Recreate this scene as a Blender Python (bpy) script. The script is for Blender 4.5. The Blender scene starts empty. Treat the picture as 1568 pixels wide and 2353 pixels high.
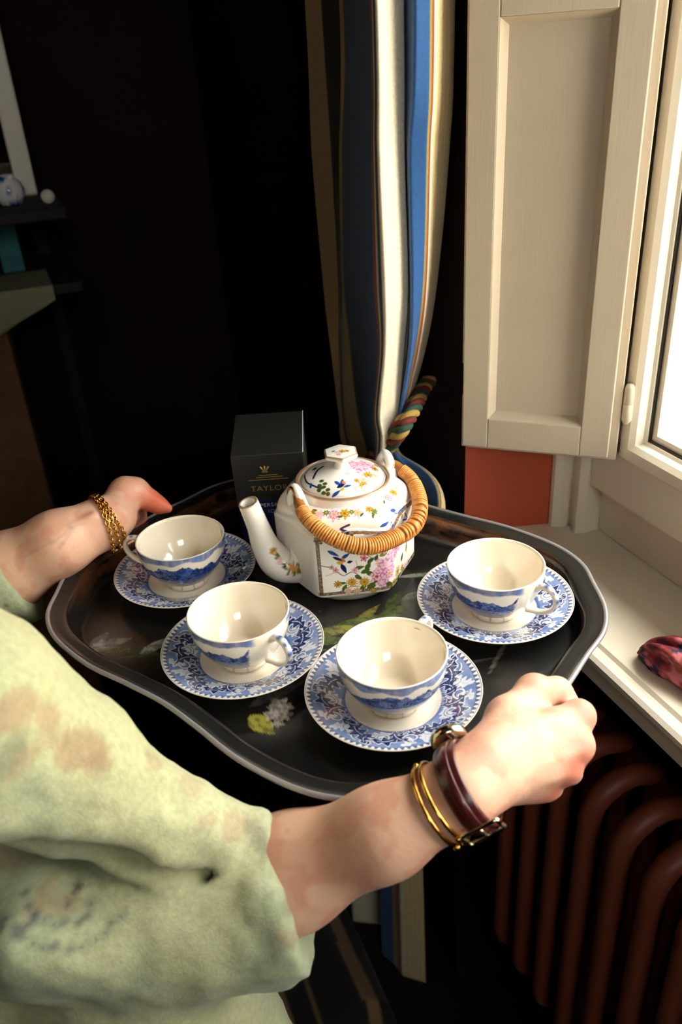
import bpy, bmesh, math
import numpy as np
from mathutils import Matrix, Vector

# ------------------------------------------------------------------ camera
SC = bpy.context.scene
COL = SC.collection
IW, IH, FPX = 1568, 2353, 1880.0
CZ = 1.47                                   # camera height above the floor
PITCH, ROLL = math.radians(29.3), math.radians(3.9)
CAM = np.array([0.0, 0.0, CZ])
_f = np.array([0, math.cos(PITCH), -math.sin(PITCH)])
_r = np.array([1.0, 0, 0]); _u = np.cross(_r, _f)
CR = math.cos(ROLL) * _r - math.sin(ROLL) * _u
CU = math.sin(ROLL) * _r + math.cos(ROLL) * _u
CF = _f
cam_data = bpy.data.cameras.new('camera')
cam_data.sensor_fit = 'VERTICAL'; cam_data.sensor_height = 36.0; cam_data.sensor_width = 24.0
cam_data.lens = FPX / IH * 36.0
cam_data.clip_start = 0.02; cam_data.clip_end = 100
cam_data.dof.use_dof = True; cam_data.dof.focus_distance = 0.76; cam_data.dof.aperture_fstop = 6.3
cam = bpy.data.objects.new('camera', cam_data); COL.objects.link(cam)
M = Matrix.Identity(4)
for i in range(3):
    M[i][0] = CR[i]; M[i][1] = CU[i]; M[i][2] = -CF[i]; M[i][3] = CAM[i]
cam.matrix_world = M
SC.camera = cam

# ------------------------------------------------------------------ light and exposure
SC.view_settings.view_transform = 'Standard'
SC.view_settings.look = 'None'
SC.view_settings.exposure = 0.72
SC.view_settings.gamma = 1.0
SC.view_settings.use_curve_mapping = False
SKY_STRENGTH = 7.6
world = bpy.data.worlds.new('sky'); SC.world = world; world.use_nodes = True
bg = world.node_tree.nodes['Background']
bg.inputs[0].default_value = (1.0, 0.975, 0.93, 1); bg.inputs[1].default_value = SKY_STRENGTH
# hazy sun coming in through the window
sun_d = bpy.data.lights.new('hazy_sun', 'SUN'); sun_d.energy = 2.0; sun_d.angle = math.radians(30)
sun_d.color = (1.0, 0.96, 0.90)
sun = bpy.data.objects.new('hazy_sun', sun_d); COL.objects.link(sun)
_sd = Vector((-0.46, -0.05, -0.88)); sun.rotation_euler = _sd.to_track_quat('-Z', 'Y').to_euler()

# ------------------------------------------------------------------ helpers: measuring
def ray(x, y): return CF + CR * (x - IW / 2) / FPX - CU * (y - IH / 2) / FPX
def PD(x, y, d): return CAM + ray(x, y) * d                       # point on a sight line at a depth
def PZ(x, y, z):
    r = ray(x, y); return CAM + r * ((z - CZ) / r[2])              # point on a sight line at a height
def proj(P):
    q = np.asarray(P, float) - CAM; c = q @ CF
    return np.stack([IW / 2 + FPX * (q @ CR) / c, IH / 2 - FPX * (q @ CU) / c, c], -1)
WD = np.array([.342, -.94]); WD /= np.linalg.norm(WD)               # along the window wall, towards the viewer
WN = np.array([-WD[1], WD[0]])                                     # outwards through the window
WK = np.array([.152, .874])                                        # corner of the window recess
def STZ(s, t, z):
    p = WK + WD * s + WN * t; return np.array([p[0], p[1], z])
def PW(x, y, t):
    r = ray(x, y); N = np.array([WN[0], WN[1], 0]); k = (WK @ WN + t - N @ CAM) / (N @ r)
    return CAM + k * r
ZS = CZ - .53                                                      # window sill
ZT = CZ - .472                                                     # tray floor

# ------------------------------------------------------------------ helpers: materials
def srgb(r, g, b):
    def f(c):
        c /= 255.0
        return c / 12.92 if c <= .04045 else ((c + .055) / 1.055) ** 2.4
    return (f(r), f(g), f(b))
def mat(name, col=(.5, .5, .5), rough=.5, metal=0.0, attr=None, noise=None, bump=None, coat=0.0, coat_rough=.05,
        spec=.5, sss=0.0, sss_col=None, sheen=0.0, rough_attr=None, metal_attr=None):
    m = bpy.data.materials.new(name); m.use_nodes = True
    nt = m.node_tree; b = nt.nodes['Principled BSDF']
    b.inputs['Base Color'].default_value = (*col, 1); b.inputs['Roughness'].default_value = rough
    b.inputs['Metallic'].default_value = metal; b.inputs['Specular IOR Level'].default_value = spec
    b.inputs['Coat Weight'].default_value = coat; b.inputs['Coat Roughness'].default_value = coat_rough
    if sheen: b.inputs['Sheen Weight'].default_value = sheen
    if sss:
        b.inputs['Subsurface Weight'].default_value = sss
        b.inputs['Subsurface Radius'].default_value = sss_col or (.012, .005, .003)
        b.inputs['Subsurface Scale'].default_value = 1.0
    tc = nt.nodes.new('ShaderNodeTexCoord')
    out = None
    if attr:
        a = nt.nodes.new('ShaderNodeAttribute'); a.attribute_name = attr; out = a.outputs['Color']
        if metal_attr: nt.links.new(a.outputs['Alpha'], b.inputs['Metallic'])
    if noise:
        sc, amt, det = noise[:3]; vec = tc.outputs['Object']
        if len(noise) > 3:
            mp = nt.nodes.new('ShaderNodeMapping'); mp.inputs['Scale'].default_value = noise[3]
            nt.links.new(vec, mp.inputs['Vector']); vec = mp.outputs['Vector']
        n = nt.nodes.new('ShaderNodeTexNoise'); n.inputs['Scale'].default_value = sc; n.inputs['Detail'].default_value = det
        nt.links.new(vec, n.inputs['Vector'])
        mr = nt.nodes.new('ShaderNodeMapRange'); mr.inputs['From Min'].default_value = .3; mr.inputs['From Max'].default_value = .7
        mr.inputs['To Min'].default_value = 1 - amt; mr.inputs['To Max'].default_value = 1 + amt
        nt.links.new(n.outputs['Fac'], mr.inputs['Value'])
        mx = nt.nodes.new('ShaderNodeVectorMath'); mx.operation = 'SCALE'
        if out: nt.links.new(out, mx.inputs[0])
        else: mx.inputs[0].default_value = col
        nt.links.new(mr.outputs['Result'], mx.inputs['Scale']); out = mx.outputs['Vector']
    if out: nt.links.new(out, b.inputs['Base Color'])
    if bump:
        sc, st, dist = bump[:3]; vec = tc.outputs['Object']
        if len(bump) > 3:
            mp = nt.nodes.new('ShaderNodeMapping'); mp.inputs['Scale'].default_value = bump[3]
            nt.links.new(vec, mp.inputs['Vector']); vec = mp.outputs['Vector']
        n = nt.nodes.new('ShaderNodeTexNoise'); n.inputs['Scale'].default_value = sc; n.inputs['Detail'].default_value = 3
        nt.links.new(vec, n.inputs['Vector'])
        bp = nt.nodes.new('ShaderNodeBump'); bp.inputs['Strength'].default_value = st; bp.inputs['Distance'].default_value = dist
        nt.links.new(n.outputs['Fac'], bp.inputs['Height']); nt.links.new(bp.outputs['Normal'], b.inputs['Normal'])
    return m

# ------------------------------------------------------------------ helpers: meshes and objects
def tag(o, label=None, cat=None, group=None, kind=None):
    if label: o['label'] = label
    if cat: o['category'] = cat
    if group: o['group'] = group
    if kind: o['kind'] = kind
    return o
def empty(name, loc, label=None, cat=None, group=None, kind=None):
    o = bpy.data.objects.new(name, None); COL.objects.link(o); o.location = Vector([float(c) for c in loc])
    o.empty_display_size = .02
    return tag(o, label, cat, group, kind)
def newmesh(name, V, Q, mats, cols=None, smooth=True, midx=None):
    V = np.asarray(V, float); me = bpy.data.meshes.new(name)
    if isinstance(Q, np.ndarray):
        n = len(Q); k = Q.shape[1]
        me.vertices.add(len(V)); me.vertices.foreach_set('co', V.astype(np.float32).ravel())
        me.loops.add(n * k); me.loops.foreach_set('vertex_index', Q.astype(np.int32).ravel())
        me.polygons.add(n); me.polygons.foreach_set('loop_start', (np.arange(n) * k).astype(np.int32))
        me.update(calc_edges=True); me.validate()
    else:
        me.from_pydata([tuple(v) for v in V], [], [tuple(int(i) for i in q) for q in Q]); me.update()
    for m in (mats if isinstance(mats, (list, tuple)) else [mats]): me.materials.append(m)
    if smooth is True: me.polygons.foreach_set('use_smooth', np.ones(len(me.polygons), bool))
    elif smooth is False: me.polygons.foreach_set('use_smooth', np.zeros(len(me.polygons), bool))
    if midx is not None: me.polygons.foreach_set('material_index', np.asarray(midx, np.int32))
    if cols is not None:
        c = np.ones((len(V), 4), np.float32); cols = np.asarray(cols); c[:, :cols.shape[1]] = cols
        a = me.color_attributes.new('Col', 'FLOAT_COLOR', 'POINT'); a.data.foreach_set('color', c.ravel())
    return me
def obj(name, V, Q, mats, parent=None, cols=None, smooth=True, midx=None, loc=None):
    """one mesh object; V in world coordinates, origin at loc or at the parent's origin"""
    V = np.asarray(V, float)
    o0 = np.array(parent.matrix_world.translation if parent and False else (parent['_o'] if parent and '_o' in parent else (0, 0, 0)), float)
    if loc is not None: o0 = np.asarray(loc, float)
    me = newmesh(name, V - o0, Q, mats, cols, smooth, midx)
    ob = bpy.data.objects.new(name, me); COL.objects.link(ob)
    if parent is not None:
        ob.parent = parent
        po = np.array(parent['_o']) if '_o' in parent else np.zeros(3)
        ob.location = Vector((o0 - po).tolist())
    else:
        ob.location = Vector(o0.tolist())
    ob['_o'] = o0.tolist()
    return ob
def thing(name, loc, label, cat, group=None, kind=None):
    e = empty(name, loc, label, cat, group, kind); e['_o'] = [float(c) for c in loc]; return e
def gridq(nu, nv, cu=False, cv=False, flip=False):
    """quads for verts laid out [u*nv+v]"""
    U = nu if cu else nu - 1; Vn = nv if cv else nv - 1
    i, j = np.meshgrid(np.arange(U), np.arange(Vn), indexing='ij'); i = i.ravel(); j = j.ravel()
    i2 = (i + 1) % nu; j2 = (j + 1) % nv
    q = np.stack([i * nv + j, i2 * nv + j, i2 * nv + j2, i * nv + j2], 1)
    return q[:, ::-1].copy() if flip else q
def merge(parts):
    Vs, Qs, n = [], [], 0
    for V, Q in parts:
        Vs.append(np.asarray(V, float)); Qs += [tuple(int(a) + n for a in q) for q in Q]; n += len(V)
    return np.concatenate(Vs), Qs
def nrm(v): v = np.asarray(v, float); return v / (np.linalg.norm(v) + 1e-12)
def frames(path):
    """parallel-transport frames"""
    P = np.asarray(path, float); T = np.gradient(P, axis=0); T /= np.linalg.norm(T, axis=1)[:, None] + 1e-12
    a = np.array([0, 0, 1.0]) if abs(T[0][2]) < .9 else np.array([1.0, 0, 0])
    N = [nrm(a - T[0] * (a @ T[0]))]
    for i in range(1, len(P)):
        v = N[-1] - T[i] * (N[-1] @ T[i]); N.append(nrm(v))
    N = np.array(N); return T, N, np.cross(T, N)
def tube(path, rad, k=12, closed=False, caps=True, ex=1.0):
    P = np.asarray(path, float); n = len(P); T, N, B = frames(P)
    if closed:
        T = np.roll(P, -1, 0) - np.roll(P, 1, 0); T /= np.linalg.norm(T, axis=1)[:, None]
        c = P.mean(0); N = P - c; N -= T * (N * T).sum(1)[:, None]; N /= np.linalg.norm(N, axis=1)[:, None]; B = np.cross(T, N)
    r = np.broadcast_to(np.asarray(rad, float), (n,)); a = np.linspace(0, 2 * np.pi, k, endpoint=False)
    V = P[:, None] + r[:, None, None] * (np.cos(a)[None, :, None] * N[:, None] + ex * np.sin(a)[None, :, None] * B[:, None])
    Q = [tuple(q) for q in gridq(n, k, closed, True)]
    V = V.reshape(-1, 3)
    if caps and not closed:
        Q.append(tuple(range(k))); Q.append(tuple((n - 1) * k + i for i in range(k))[::-1])
    return V, Q
def lathe(prof, k=64, c=(0, 0, 0)):
    """prof = [(r, z)]; verts laid out [angle*n+i]"""
    p = np.asarray(prof, float); a = np.linspace(0, 2 * np.pi, k, endpoint=False)
    V = np.stack([np.cos(a)[:, None] * p[None, :, 0], np.sin(a)[:, None] * p[None, :, 0], np.broadcast_to(p[None, :, 1], (k, len(p)))], -1)
    return V.reshape(-1, 3) + np.asarray(c), gridq(k, len(p), True, False)
def spline(pts, n, closed=False):
    """Catmull-Rom through pts"""
    P = np.asarray(pts, float); m = len(P)
    seg = m if closed else m - 1
    t = np.linspace(0, seg, n, endpoint=not closed); i = np.minimum(t.astype(int), seg - 1); f = (t - i)[:, None]
    g = lambda k: P[k % m] if closed else P[np.clip(k, 0, m - 1)]
    a, b, c, d = g(i - 1), g(i), g(i + 1), g(i + 2)
    return .5 * ((2 * b) + (-a + c) * f + (2 * a - 5 * b + 4 * c - d) * f ** 2 + (-a + 3 * b - 3 * c + d) * f ** 3)
def boxv(lo, hi):
    x0, y0, z0 = lo; x1, y1, z1 = hi
    V = np.array([(x0, y0, z0), (x1, y0, z0), (x1, y1, z0), (x0, y1, z0), (x0, y0, z1), (x1, y0, z1), (x1, y1, z1), (x0, y1, z1)], float)
    return V, [(0, 3, 2, 1), (4, 5, 6, 7), (0, 1, 5, 4), (1, 2, 6, 5), (2, 3, 7, 6), (3, 0, 4, 7)]
def fixn(o):
    bm = bmesh.new(); bm.from_mesh(o.data); bmesh.ops.recalc_face_normals(bm, faces=bm.faces); bm.to_mesh(o.data); bm.free(); return o
def bevel(o, w, seg=2):
    m = o.modifiers.new('bevel', 'BEVEL'); m.width = w; m.segments = seg; m.limit_method = 'ANGLE'; m.angle_limit = math.radians(40); return o
def wall_box(s0, s1, t0, t1, z0, z1):
    V, Q = boxv((s0, t0, z0), (s1, t1, z1)); V = np.array([STZ(*v) for v in V]); return V, Q[:]
def wall_prism(poly, s0, s1):
    """polygon in (t, z) extruded along the wall from s0 to s1"""
    k = len(poly); V = [STZ(s0, t, z) for t, z in poly] + [STZ(s1, t, z) for t, z in poly]
    Q = [(i, (i + 1) % k, k + (i + 1) % k, k + i) for i in range(k)] + [tuple(range(k))[::-1], tuple(range(k, 2 * k))]
    return np.array(V), Q

# noise for painting
_rng = np.random.RandomState(7)
_perm = _rng.permutation(4096)
def _h(ix, iy, iz, s): return _perm[(_perm[(_perm[(ix + s * 131) & 4095] + iy) & 4095] + iz) & 4095] / 4095.0
def vnoise(P, s=0):
    P = np.asarray(P, float)
    if P.shape[-1] == 2: P = np.concatenate([P, np.zeros(P.shape[:-1] + (1,))], -1)
    i = np.floor(P).astype(int); f = P - i; f = f * f * (3 - 2 * f); r = 0
    for a in (0, 1):
        for b in (0, 1):
            for c in (0, 1):
                w = (f[..., 0] if a else 1 - f[..., 0]) * (f[..., 1] if b else 1 - f[..., 1]) * (f[..., 2] if c else 1 - f[..., 2])
                r = r + w * _h(i[..., 0] + a, i[..., 1] + b, i[..., 2] + c, s)
    return r
def fbm(P, o=4, s=0):
    P = np.asarray(P, float); r = 0; a = .5
    for k in range(o): r = r + a * vnoise(P * 2 ** k, s + k); a *= .5
    return r / (1 - .5 ** o)
def sstep(a, b, x): t = np.clip((x - a) / (b - a + 1e-12), 0, 1); return t * t * (3 - 2 * t)
def mixc(c, col, w): return c * (1 - w[:, None]) + np.asarray(col, float)[None, :c.shape[1]] * w[:, None]
def vnormals(V, Q):
    Q = np.asarray(Q); n = np.cross(V[Q[:, 2]] - V[Q[:, 0]], V[Q[:, 3]] - V[Q[:, 1]]); N = np.zeros_like(V)
    for k in range(4): np.add.at(N, Q[:, k], n)
    return N / (np.linalg.norm(N, axis=1)[:, None] + 1e-12)
class Painter:
    """paints flat print onto the vertices of a finely divided surface; places are picked on the surface itself"""
    def __init__(s, V, N, base, soft=.0004):
        s.V = V; s.N = N; s.C = np.broadcast_to(np.asarray(base, float), (len(V), len(base))).copy(); s.soft = soft
        s.px = proj(V); s.face = ((CAM - V) * N).sum(1) > 0
    def pick(s, x, y):
        d = (s.px[:, 0] - x) ** 2 + (s.px[:, 1] - y) ** 2 + np.where(s.face, 0, 1e9)
        near = d < d.min() + 16; i = np.where(near)[0]; return i[np.argmin(s.px[i, 2])]
    def local(s, c, up=None):
        i = s.pick(*c) if np.ndim(c) == 1 and len(c) == 2 else int(np.argmin(((s.V - np.asarray(c)) ** 2).sum(1)))
        n = s.N[i]; up = np.array([0, 0, 1.0]) if up is None else up
        if abs(n @ up) > .95: up = np.array([0, 1.0, 0])
        e1 = nrm(np.cross(up, n)); e2 = np.cross(n, e1); D = s.V - s.V[i]
        ok = (np.abs(D @ n) < .012) & ((s.N @ n) > .1)
        return D @ e1, D @ e2, ok
    def put(s, w, col, ok=None):
        w = np.where(ok, w, 0) if ok is not None else w
        s.C = mixc(s.C, col, np.clip(w, 0, 1))
    def blob(s, c, rx, ry, rot, col, a=1.0, wob=0.0, seed=0):
        x, y, ok = s.local(c); r = math.radians(rot)
        u = x * math.cos(r) + y * math.sin(r); v = -x * math.sin(r) + y * math.cos(r)
        d = np.sqrt((u / rx) ** 2 + (v / ry) ** 2)
        if wob: d = d + wob * (fbm(s.V * 700 + seed * 3.7, 2, seed) - .5)
        s.put(a * (1 - sstep(1 - s.soft / min(rx, ry), 1 + s.soft / min(rx, ry), d)), col, ok)
    def leaf(s, c, L, Wd, rot, col, a=1.0):
        x, y, ok = s.local(c); r = math.radians(rot)
        u = x * math.cos(r) + y * math.sin(r); v = -x * math.sin(r) + y * math.cos(r)
        t = np.clip(u / L, -1, 1); half = Wd * (1 - t * t) * (1 - .35 * t)
        s.put(a * (1 - sstep(-s.soft, s.soft, np.abs(v) - half)) * (np.abs(u) < L), col, ok)
    def flower(s, c, R, col, col2, mid, n=7, seed=0, a=1.0):
        x, y, ok = s.local(c); r = np.hypot(x, y); th = np.arctan2(y, x) + seed
        pet = R * (.80 + .2 * np.cos(n * th)) * (1 + .25 * (fbm(s.V * 500 + seed, 2, seed) - .5))
        w = 1 - sstep(-s.soft, s.soft, r - pet); s.put(a * w, col, ok)
        ring = .5 + .5 * np.cos(r / R * 11 + 1.6 * np.cos(n * th)) ; s.put(a * w * sstep(.35, .9, ring) * .85, col2, ok)
        w3 = 1 - sstep(-s.soft, s.soft, r - R * .24); s.put(a * w3, mid, ok)
    def line(s, pts, wd, col, a=1.0):
        P = []
        for c in pts: P.append(s.V[s.pick(*c)] if len(c) == 2 else np.asarray(c))
        P = spline(P, max(2, len(P) * 4)) if len(P) > 2 else np.array(P)
        d = np.full(len(s.V), 1e9); n0 = s.N[int(np.argmin(((s.V - P[len(P) // 2]) ** 2).sum(1)))]
        for p, q in zip(P[:-1], P[1:]):
            e = q - p; t = np.clip(((s.V - p) @ e) / (e @ e + 1e-12), 0, 1); d = np.minimum(d, np.linalg.norm(s.V - p - t[:, None] * e, axis=1))
        s.put(a * (1 - sstep(wd - s.soft, wd + s.soft, d)), col, (s.N @ n0) > -.2)

# signed-distance solids -> one continuous surface
def sd_cone(P, a, b, ra, rb, flat=None):
    a = np.asarray(a, np.float32); b = np.asarray(b, np.float32); e = b - a
    D = P - a; t = np.clip((D @ e) / (e @ e + 1e-12), 0, 1); D = D - t[..., None] * e
    if flat is not None:
        ax, k = flat; ax = nrm(ax); c = D @ ax; D = D + c[..., None] * ax * (1 / k - 1)
    return np.linalg.norm(D, axis=-1) - (ra + (rb - ra) * t)
def sd_ell(P, c, r, R=None):
    D = P - np.asarray(c); r = np.asarray(r, float)
    if R is not None: D = D @ np.asarray(R).T
    k = np.linalg.norm(D / r, axis=-1); return (k - 1) * r.min() if r.max() / r.min() < 1.3 else k * (k - 1) / (np.linalg.norm(D / r ** 2, axis=-1) + 1e-9)
def smin(a, b, k): h = np.clip(k - np.abs(a - b), 0, None) / k; return np.minimum(a, b) - h * h * k * .25
def smax(a, b, k): return -smin(-a, -b, k)
def snet(fn, lo, hi, h):
    lo = np.asarray(lo, float); n = np.ceil((np.asarray(hi) - lo) / h).astype(int) + 1
    ax = [lo[i] + h * np.arange(n[i]) for i in range(3)]
    F = np.empty(n, np.float32)
    for i in range(0, n[0], 24):
        g = np.stack(np.meshgrid(ax[0][i:i + 24], ax[1], ax[2], indexing='ij'), -1); F[i:i + 24] = fn(g.astype(np.float32))
    ins = F < 0; n1 = n - 1
    acc = np.zeros((*n1, 3), np.float32); cnt = np.zeros(n1, np.float32)
    cs = [(a, b, c) for a in (0, 1) for b in (0, 1) for c in (0, 1)]
    sl = lambda o: tuple(slice(o[k], o[k] + n1[k]) for k in range(3))
    for p in cs:
        for k in range(3):
            if p[k]: continue
            q = list(p); q[k] = 1; fa, fb = F[sl(p)], F[sl(q)]; m = (fa < 0) != (fb < 0)
            t = np.where(m, fa / (fa - fb + 1e-20), 0)
            for d in range(3): acc[..., d] += np.where(m, p[d] + (t if d == k else 0), 0)
            cnt += m
    act = cnt > 0; idx = -np.ones(n1, int); idx[act] = np.arange(act.sum())
    cell = np.argwhere(act); V = lo + h * (cell + acc[act] / cnt[act][:, None]); Qs = []
    for k in range(3):
        a, b = (k + 1) % 3, (k + 2) % 3
        s0 = [slice(None)] * 3; s1 = [slice(None)] * 3; s0[k] = slice(0, -1); s1[k] = slice(1, None)
        x0, x1 = ins[tuple(s0)], ins[tuple(s1)]; e = np.argwhere(x0 != x1)
        e = e[(e[:, a] > 0) & (e[:, b] > 0) & (e[:, a] < n1[a]) & (e[:, b] < n1[b])]
        if not len(e): continue
        c = [e.copy() for _ in range(4)]; c[0][:, a] -= 1; c[0][:, b] -= 1; c[1][:, b] -= 1; c[3][:, a] -= 1
        q = np.stack([idx[tuple(x.T)] for x in c], 1); fl = ~x0[tuple(e.T)]; q[fl] = q[fl][:, ::-1]; Qs.append(q)
    Q = np.concatenate(Qs); Q = Q[(Q >= 0).all(1)]
    for it in range(2):                                            # light smoothing
        S = np.zeros_like(V); C = np.zeros(len(V))
        for i in range(4):
            for j in (1, 3): np.add.at(S, Q[:, i], V[Q[:, (i + j) % 4]]); np.add.at(C, Q[:, i], 1)
        V = V * .5 + .5 * S / np.maximum(C, 1)[:, None]
    return V, Q

# ================================================================== THE SETTING
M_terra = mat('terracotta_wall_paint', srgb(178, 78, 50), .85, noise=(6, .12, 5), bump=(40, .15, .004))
M_dark = mat('shaded_wall_paint', srgb(36, 26, 22), .95, noise=(5, .2, 4), spec=.1)  # shade of the terracotta walls put into the colour, near black
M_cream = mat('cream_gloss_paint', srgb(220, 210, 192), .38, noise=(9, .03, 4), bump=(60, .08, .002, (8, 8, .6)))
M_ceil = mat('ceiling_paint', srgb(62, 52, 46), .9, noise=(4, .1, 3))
M_floor = mat('dark_floor_boards', srgb(26, 18, 14), .55, noise=(7, .35, 6, (6, 1, 1)))
M_rubber = mat('black_gasket', srgb(18, 20, 20), .5)
M_facade = mat('ochre_facade_plaster', srgb(236, 214, 168), .9, noise=(3, .06, 4))
M_brown = mat('brown_radiator_enamel', srgb(120, 56, 36), .5, noise=(10, .1, 3))
SMIN, SMAX, TMIN, ZC = -1.15, 2.4, -2.9, 2.72
WTOP, OPEN = 2.02, 1.28

def structure(name, V, Q, m, parent=None, smooth=False):
    o = fixn(obj(name, V, Q, m, parent, smooth=smooth))
    if parent is None: tag(o, kind='structure')
    return o
def plan_prism(poly, z0, z1):
    """polygon in (s, t) raised from z0 to z1"""
    k = len(poly); V = [STZ(s, t, z0) for s, t in poly] + [STZ(s, t, z1) for s, t in poly]
    return np.array(V), [(i, (i + 1) % k, k + (i + 1) % k, k + i) for i in range(k)] + [tuple(range(k))[::-1], tuple(range(k, 2 * k))]

# window wall: splayed recess on both sides, parapet recessed for the radiator, lintel
parts = [plan_prism([(SMIN, 0), (0, 0), (.037, .121), (.037, .21), (-.30, .36), (SMIN, .36)], 0, ZC),
         plan_prism([(OPEN, 0), (SMAX, 0), (SMAX, .36), (OPEN - .037, .36), (OPEN - .037, .121)], 0, ZC),
         plan_prism([(0, 0), (OPEN, 0), (OPEN - .037, .36), (.037, .36)], WTOP, ZC),
         plan_prism([(0, .10), (OPEN, .10), (OPEN - .037, .36), (.037, .36)], 0, ZS - .034)]
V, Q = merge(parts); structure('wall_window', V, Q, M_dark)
V, Q = plan_prism([(.0005, -.0005), (.0375, .121), (.034, .1215), (-.0005, .004)], ZS - .02, WTOP); structure('wall_reveal', V, Q, M_terra)
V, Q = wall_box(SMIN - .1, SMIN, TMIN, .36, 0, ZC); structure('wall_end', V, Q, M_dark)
W2 = (-1.0, -.2, 1.86, 2.50)                                             # unseen second window behind the viewer, added to light forearm and sleeve
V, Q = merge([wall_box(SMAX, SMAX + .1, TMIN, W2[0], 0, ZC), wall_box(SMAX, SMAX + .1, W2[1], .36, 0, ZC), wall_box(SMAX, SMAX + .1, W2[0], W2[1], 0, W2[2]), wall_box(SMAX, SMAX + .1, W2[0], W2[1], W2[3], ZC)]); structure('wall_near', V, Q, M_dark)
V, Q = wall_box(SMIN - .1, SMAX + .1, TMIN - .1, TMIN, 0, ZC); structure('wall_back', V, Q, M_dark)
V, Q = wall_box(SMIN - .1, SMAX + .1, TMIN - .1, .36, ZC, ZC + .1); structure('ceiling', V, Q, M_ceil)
V, Q = wall_box(SMIN - .1, SMAX + .1, TMIN - .1, .36, -.1, 0); fl = structure('floor', V, Q, M_floor)
V, Q = merge([wall_box(SMIN - 16, SMAX + 8, 6.0, 6.3, -5.0, 2.3)]); structure('wall_outside', V, Q, M_facade)

# window casing (moulded trim) down the side of the recess
def casing(name, sg, s0):
    pr = [(0, .108), (.004, .100), (.010, .100), (.014, .108), (.016, .122), (.026, .124), (.030, .116), (.036, .116), (.040, .126), (.040, .30), (0, .30)]
    V, Q = plan_prism([(s0 + sg * a, b) for a, b in pr], ZS, WTOP); structure(name, V, Q, M_cream)
casing('trim_1', 1, .030); casing('trim_2', -1, OPEN - .030)

# window: fixed frame, two casements with a pane and a dark gasket each
win = thing('window_1', STZ(.70, .16, ZS), None, None, kind='structure')
V, Q = merge([wall_box(.068, .126, .142, .22, ZS + .068, WTOP), wall_box(OPEN - .126, OPEN - .068, .142, .22, ZS + .068, WTOP),
              wall_box(.126, OPEN - .126, .142, .22, WTOP - .07, WTOP)])
bevel(structure('fixed_frame', V, Q, M_cream, win), .003)
V, Q = wall_prism([(.146, ZS), (.146, ZS + .058), (.128, ZS + .066), (.126, ZS + .128), (.22, ZS + .128), (.22, ZS)], .070, OPEN - .070)
bevel(structure('bottom_rail', V, Q, M_cream, win), .003)
M_glass = bpy.data.materials.new('window_glass'); M_glass.use_nodes = True
nt = M_glass.node_tree; nt.nodes.clear()
o_ = nt.nodes.new('ShaderNodeOutputMaterial'); tr = nt.nodes.new('ShaderNodeBsdfTransparent'); gl = nt.nodes.new('ShaderNodeBsdfGlossy')
gl.inputs['Roughness'].default_value = .02; fr = nt.nodes.new('ShaderNodeFresnel'); fr.inputs['IOR'].default_value = 1.45
tr.inputs[0].default_value = (.96, .97, .95, 1); mxn = nt.nodes.new('ShaderNodeMixShader')
ge = nt.nodes.new('ShaderNodeNewGeometry'); mm = nt.nodes.new('ShaderNodeMath'); mm.operation = 'SUBTRACT'; mm.inputs[0].default_value = 1.0; nt.links.new(ge.outputs['Backfacing'], mm.inputs[1])
m2 = nt.nodes.new('ShaderNodeMath'); m2.operation = 'MULTIPLY'; nt.links.new(mm.outputs[0], m2.inputs[0]); nt.links.new(fr.outputs[0], m2.inputs[1])   # one surface reflection per pane
nt.links.new(m2.outputs[0], mxn.inputs[0]); nt.links.new(tr.outputs[0], mxn.inputs[1]); nt.links.new(gl.outputs[0], mxn.inputs[2]); nt.links.new(mxn.outputs[0], o_.inputs[0])
BEADW = .007
def casement(s0, s1):
    z0, z1 = ZS + .128, WTOP - .06; w = .023
    prof = [(0, .176), (0, .120), (.003, .117), (w - .008, .117), (w - .003, .122), (w - .003, .132), (w, .134), (w, .176)]
    rings = []
    for (ss, zz, ds, dz) in ((s0, z0, 1, 1), (s1, z0, -1, 1), (s1, z1, -1, -1), (s0, z1, 1, -1)):
        rings.append([STZ(ss + ds * a, b, zz + dz * a) for a, b in prof])
    V = np.array(rings).reshape(-1, 3); Q = [tuple(q) for q in gridq(4, len(prof), True, True)]
    c = structure('casement', V, Q, M_cream, win)
    i0, i1, j0, j1 = s0 + w - .002, s1 - w + .002, z0 + w - .002, z1 - w + .002; g = .004
    V, Q = merge([wall_box(i0, i0 + g, .136, .150, j0, j1), wall_box(i1 - g, i1, .136, .150, j0, j1), wall_box(i0 + g, i1 - g, .136, .150, j0, j0 + g), wall_box(i0 + g, i1 - g, .136, .150, j1 - g, j1)])
    structure('gasket', V, Q, M_rubber, c)
    V, Q = merge([wall_box(i0 + g, i0 + g + BEADW, .139, .150, j0 + g, j1 - g), wall_box(i1 - g - BEADW, i1 - g, .139, .150, j0 + g, j1 - g), wall_box(i0 + g + BEADW, i1 - g - BEADW, .139, .150, j0 + g, j0 + g + BEADW), wall_box(i0 + g + BEADW, i1 - g - BEADW, .139, .150, j1 - g - BEADW, j1 - g)])
    structure('glazing_bead', V, Q, M_cream, c)
    V, Q = wall_box(i0, i1, .1515, .1545, j0, j1); structure('pane', V, Q, M_glass, c)
casement(.124, .638); casement(.642, OPEN - .124)
win2 = thing('window_2_fill', STZ(SMAX + .04, (W2[0] + W2[1]) / 2, W2[2]), None, None, kind='structure')
tm_ = (W2[0] + W2[1]) / 2; fw = .03
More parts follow.
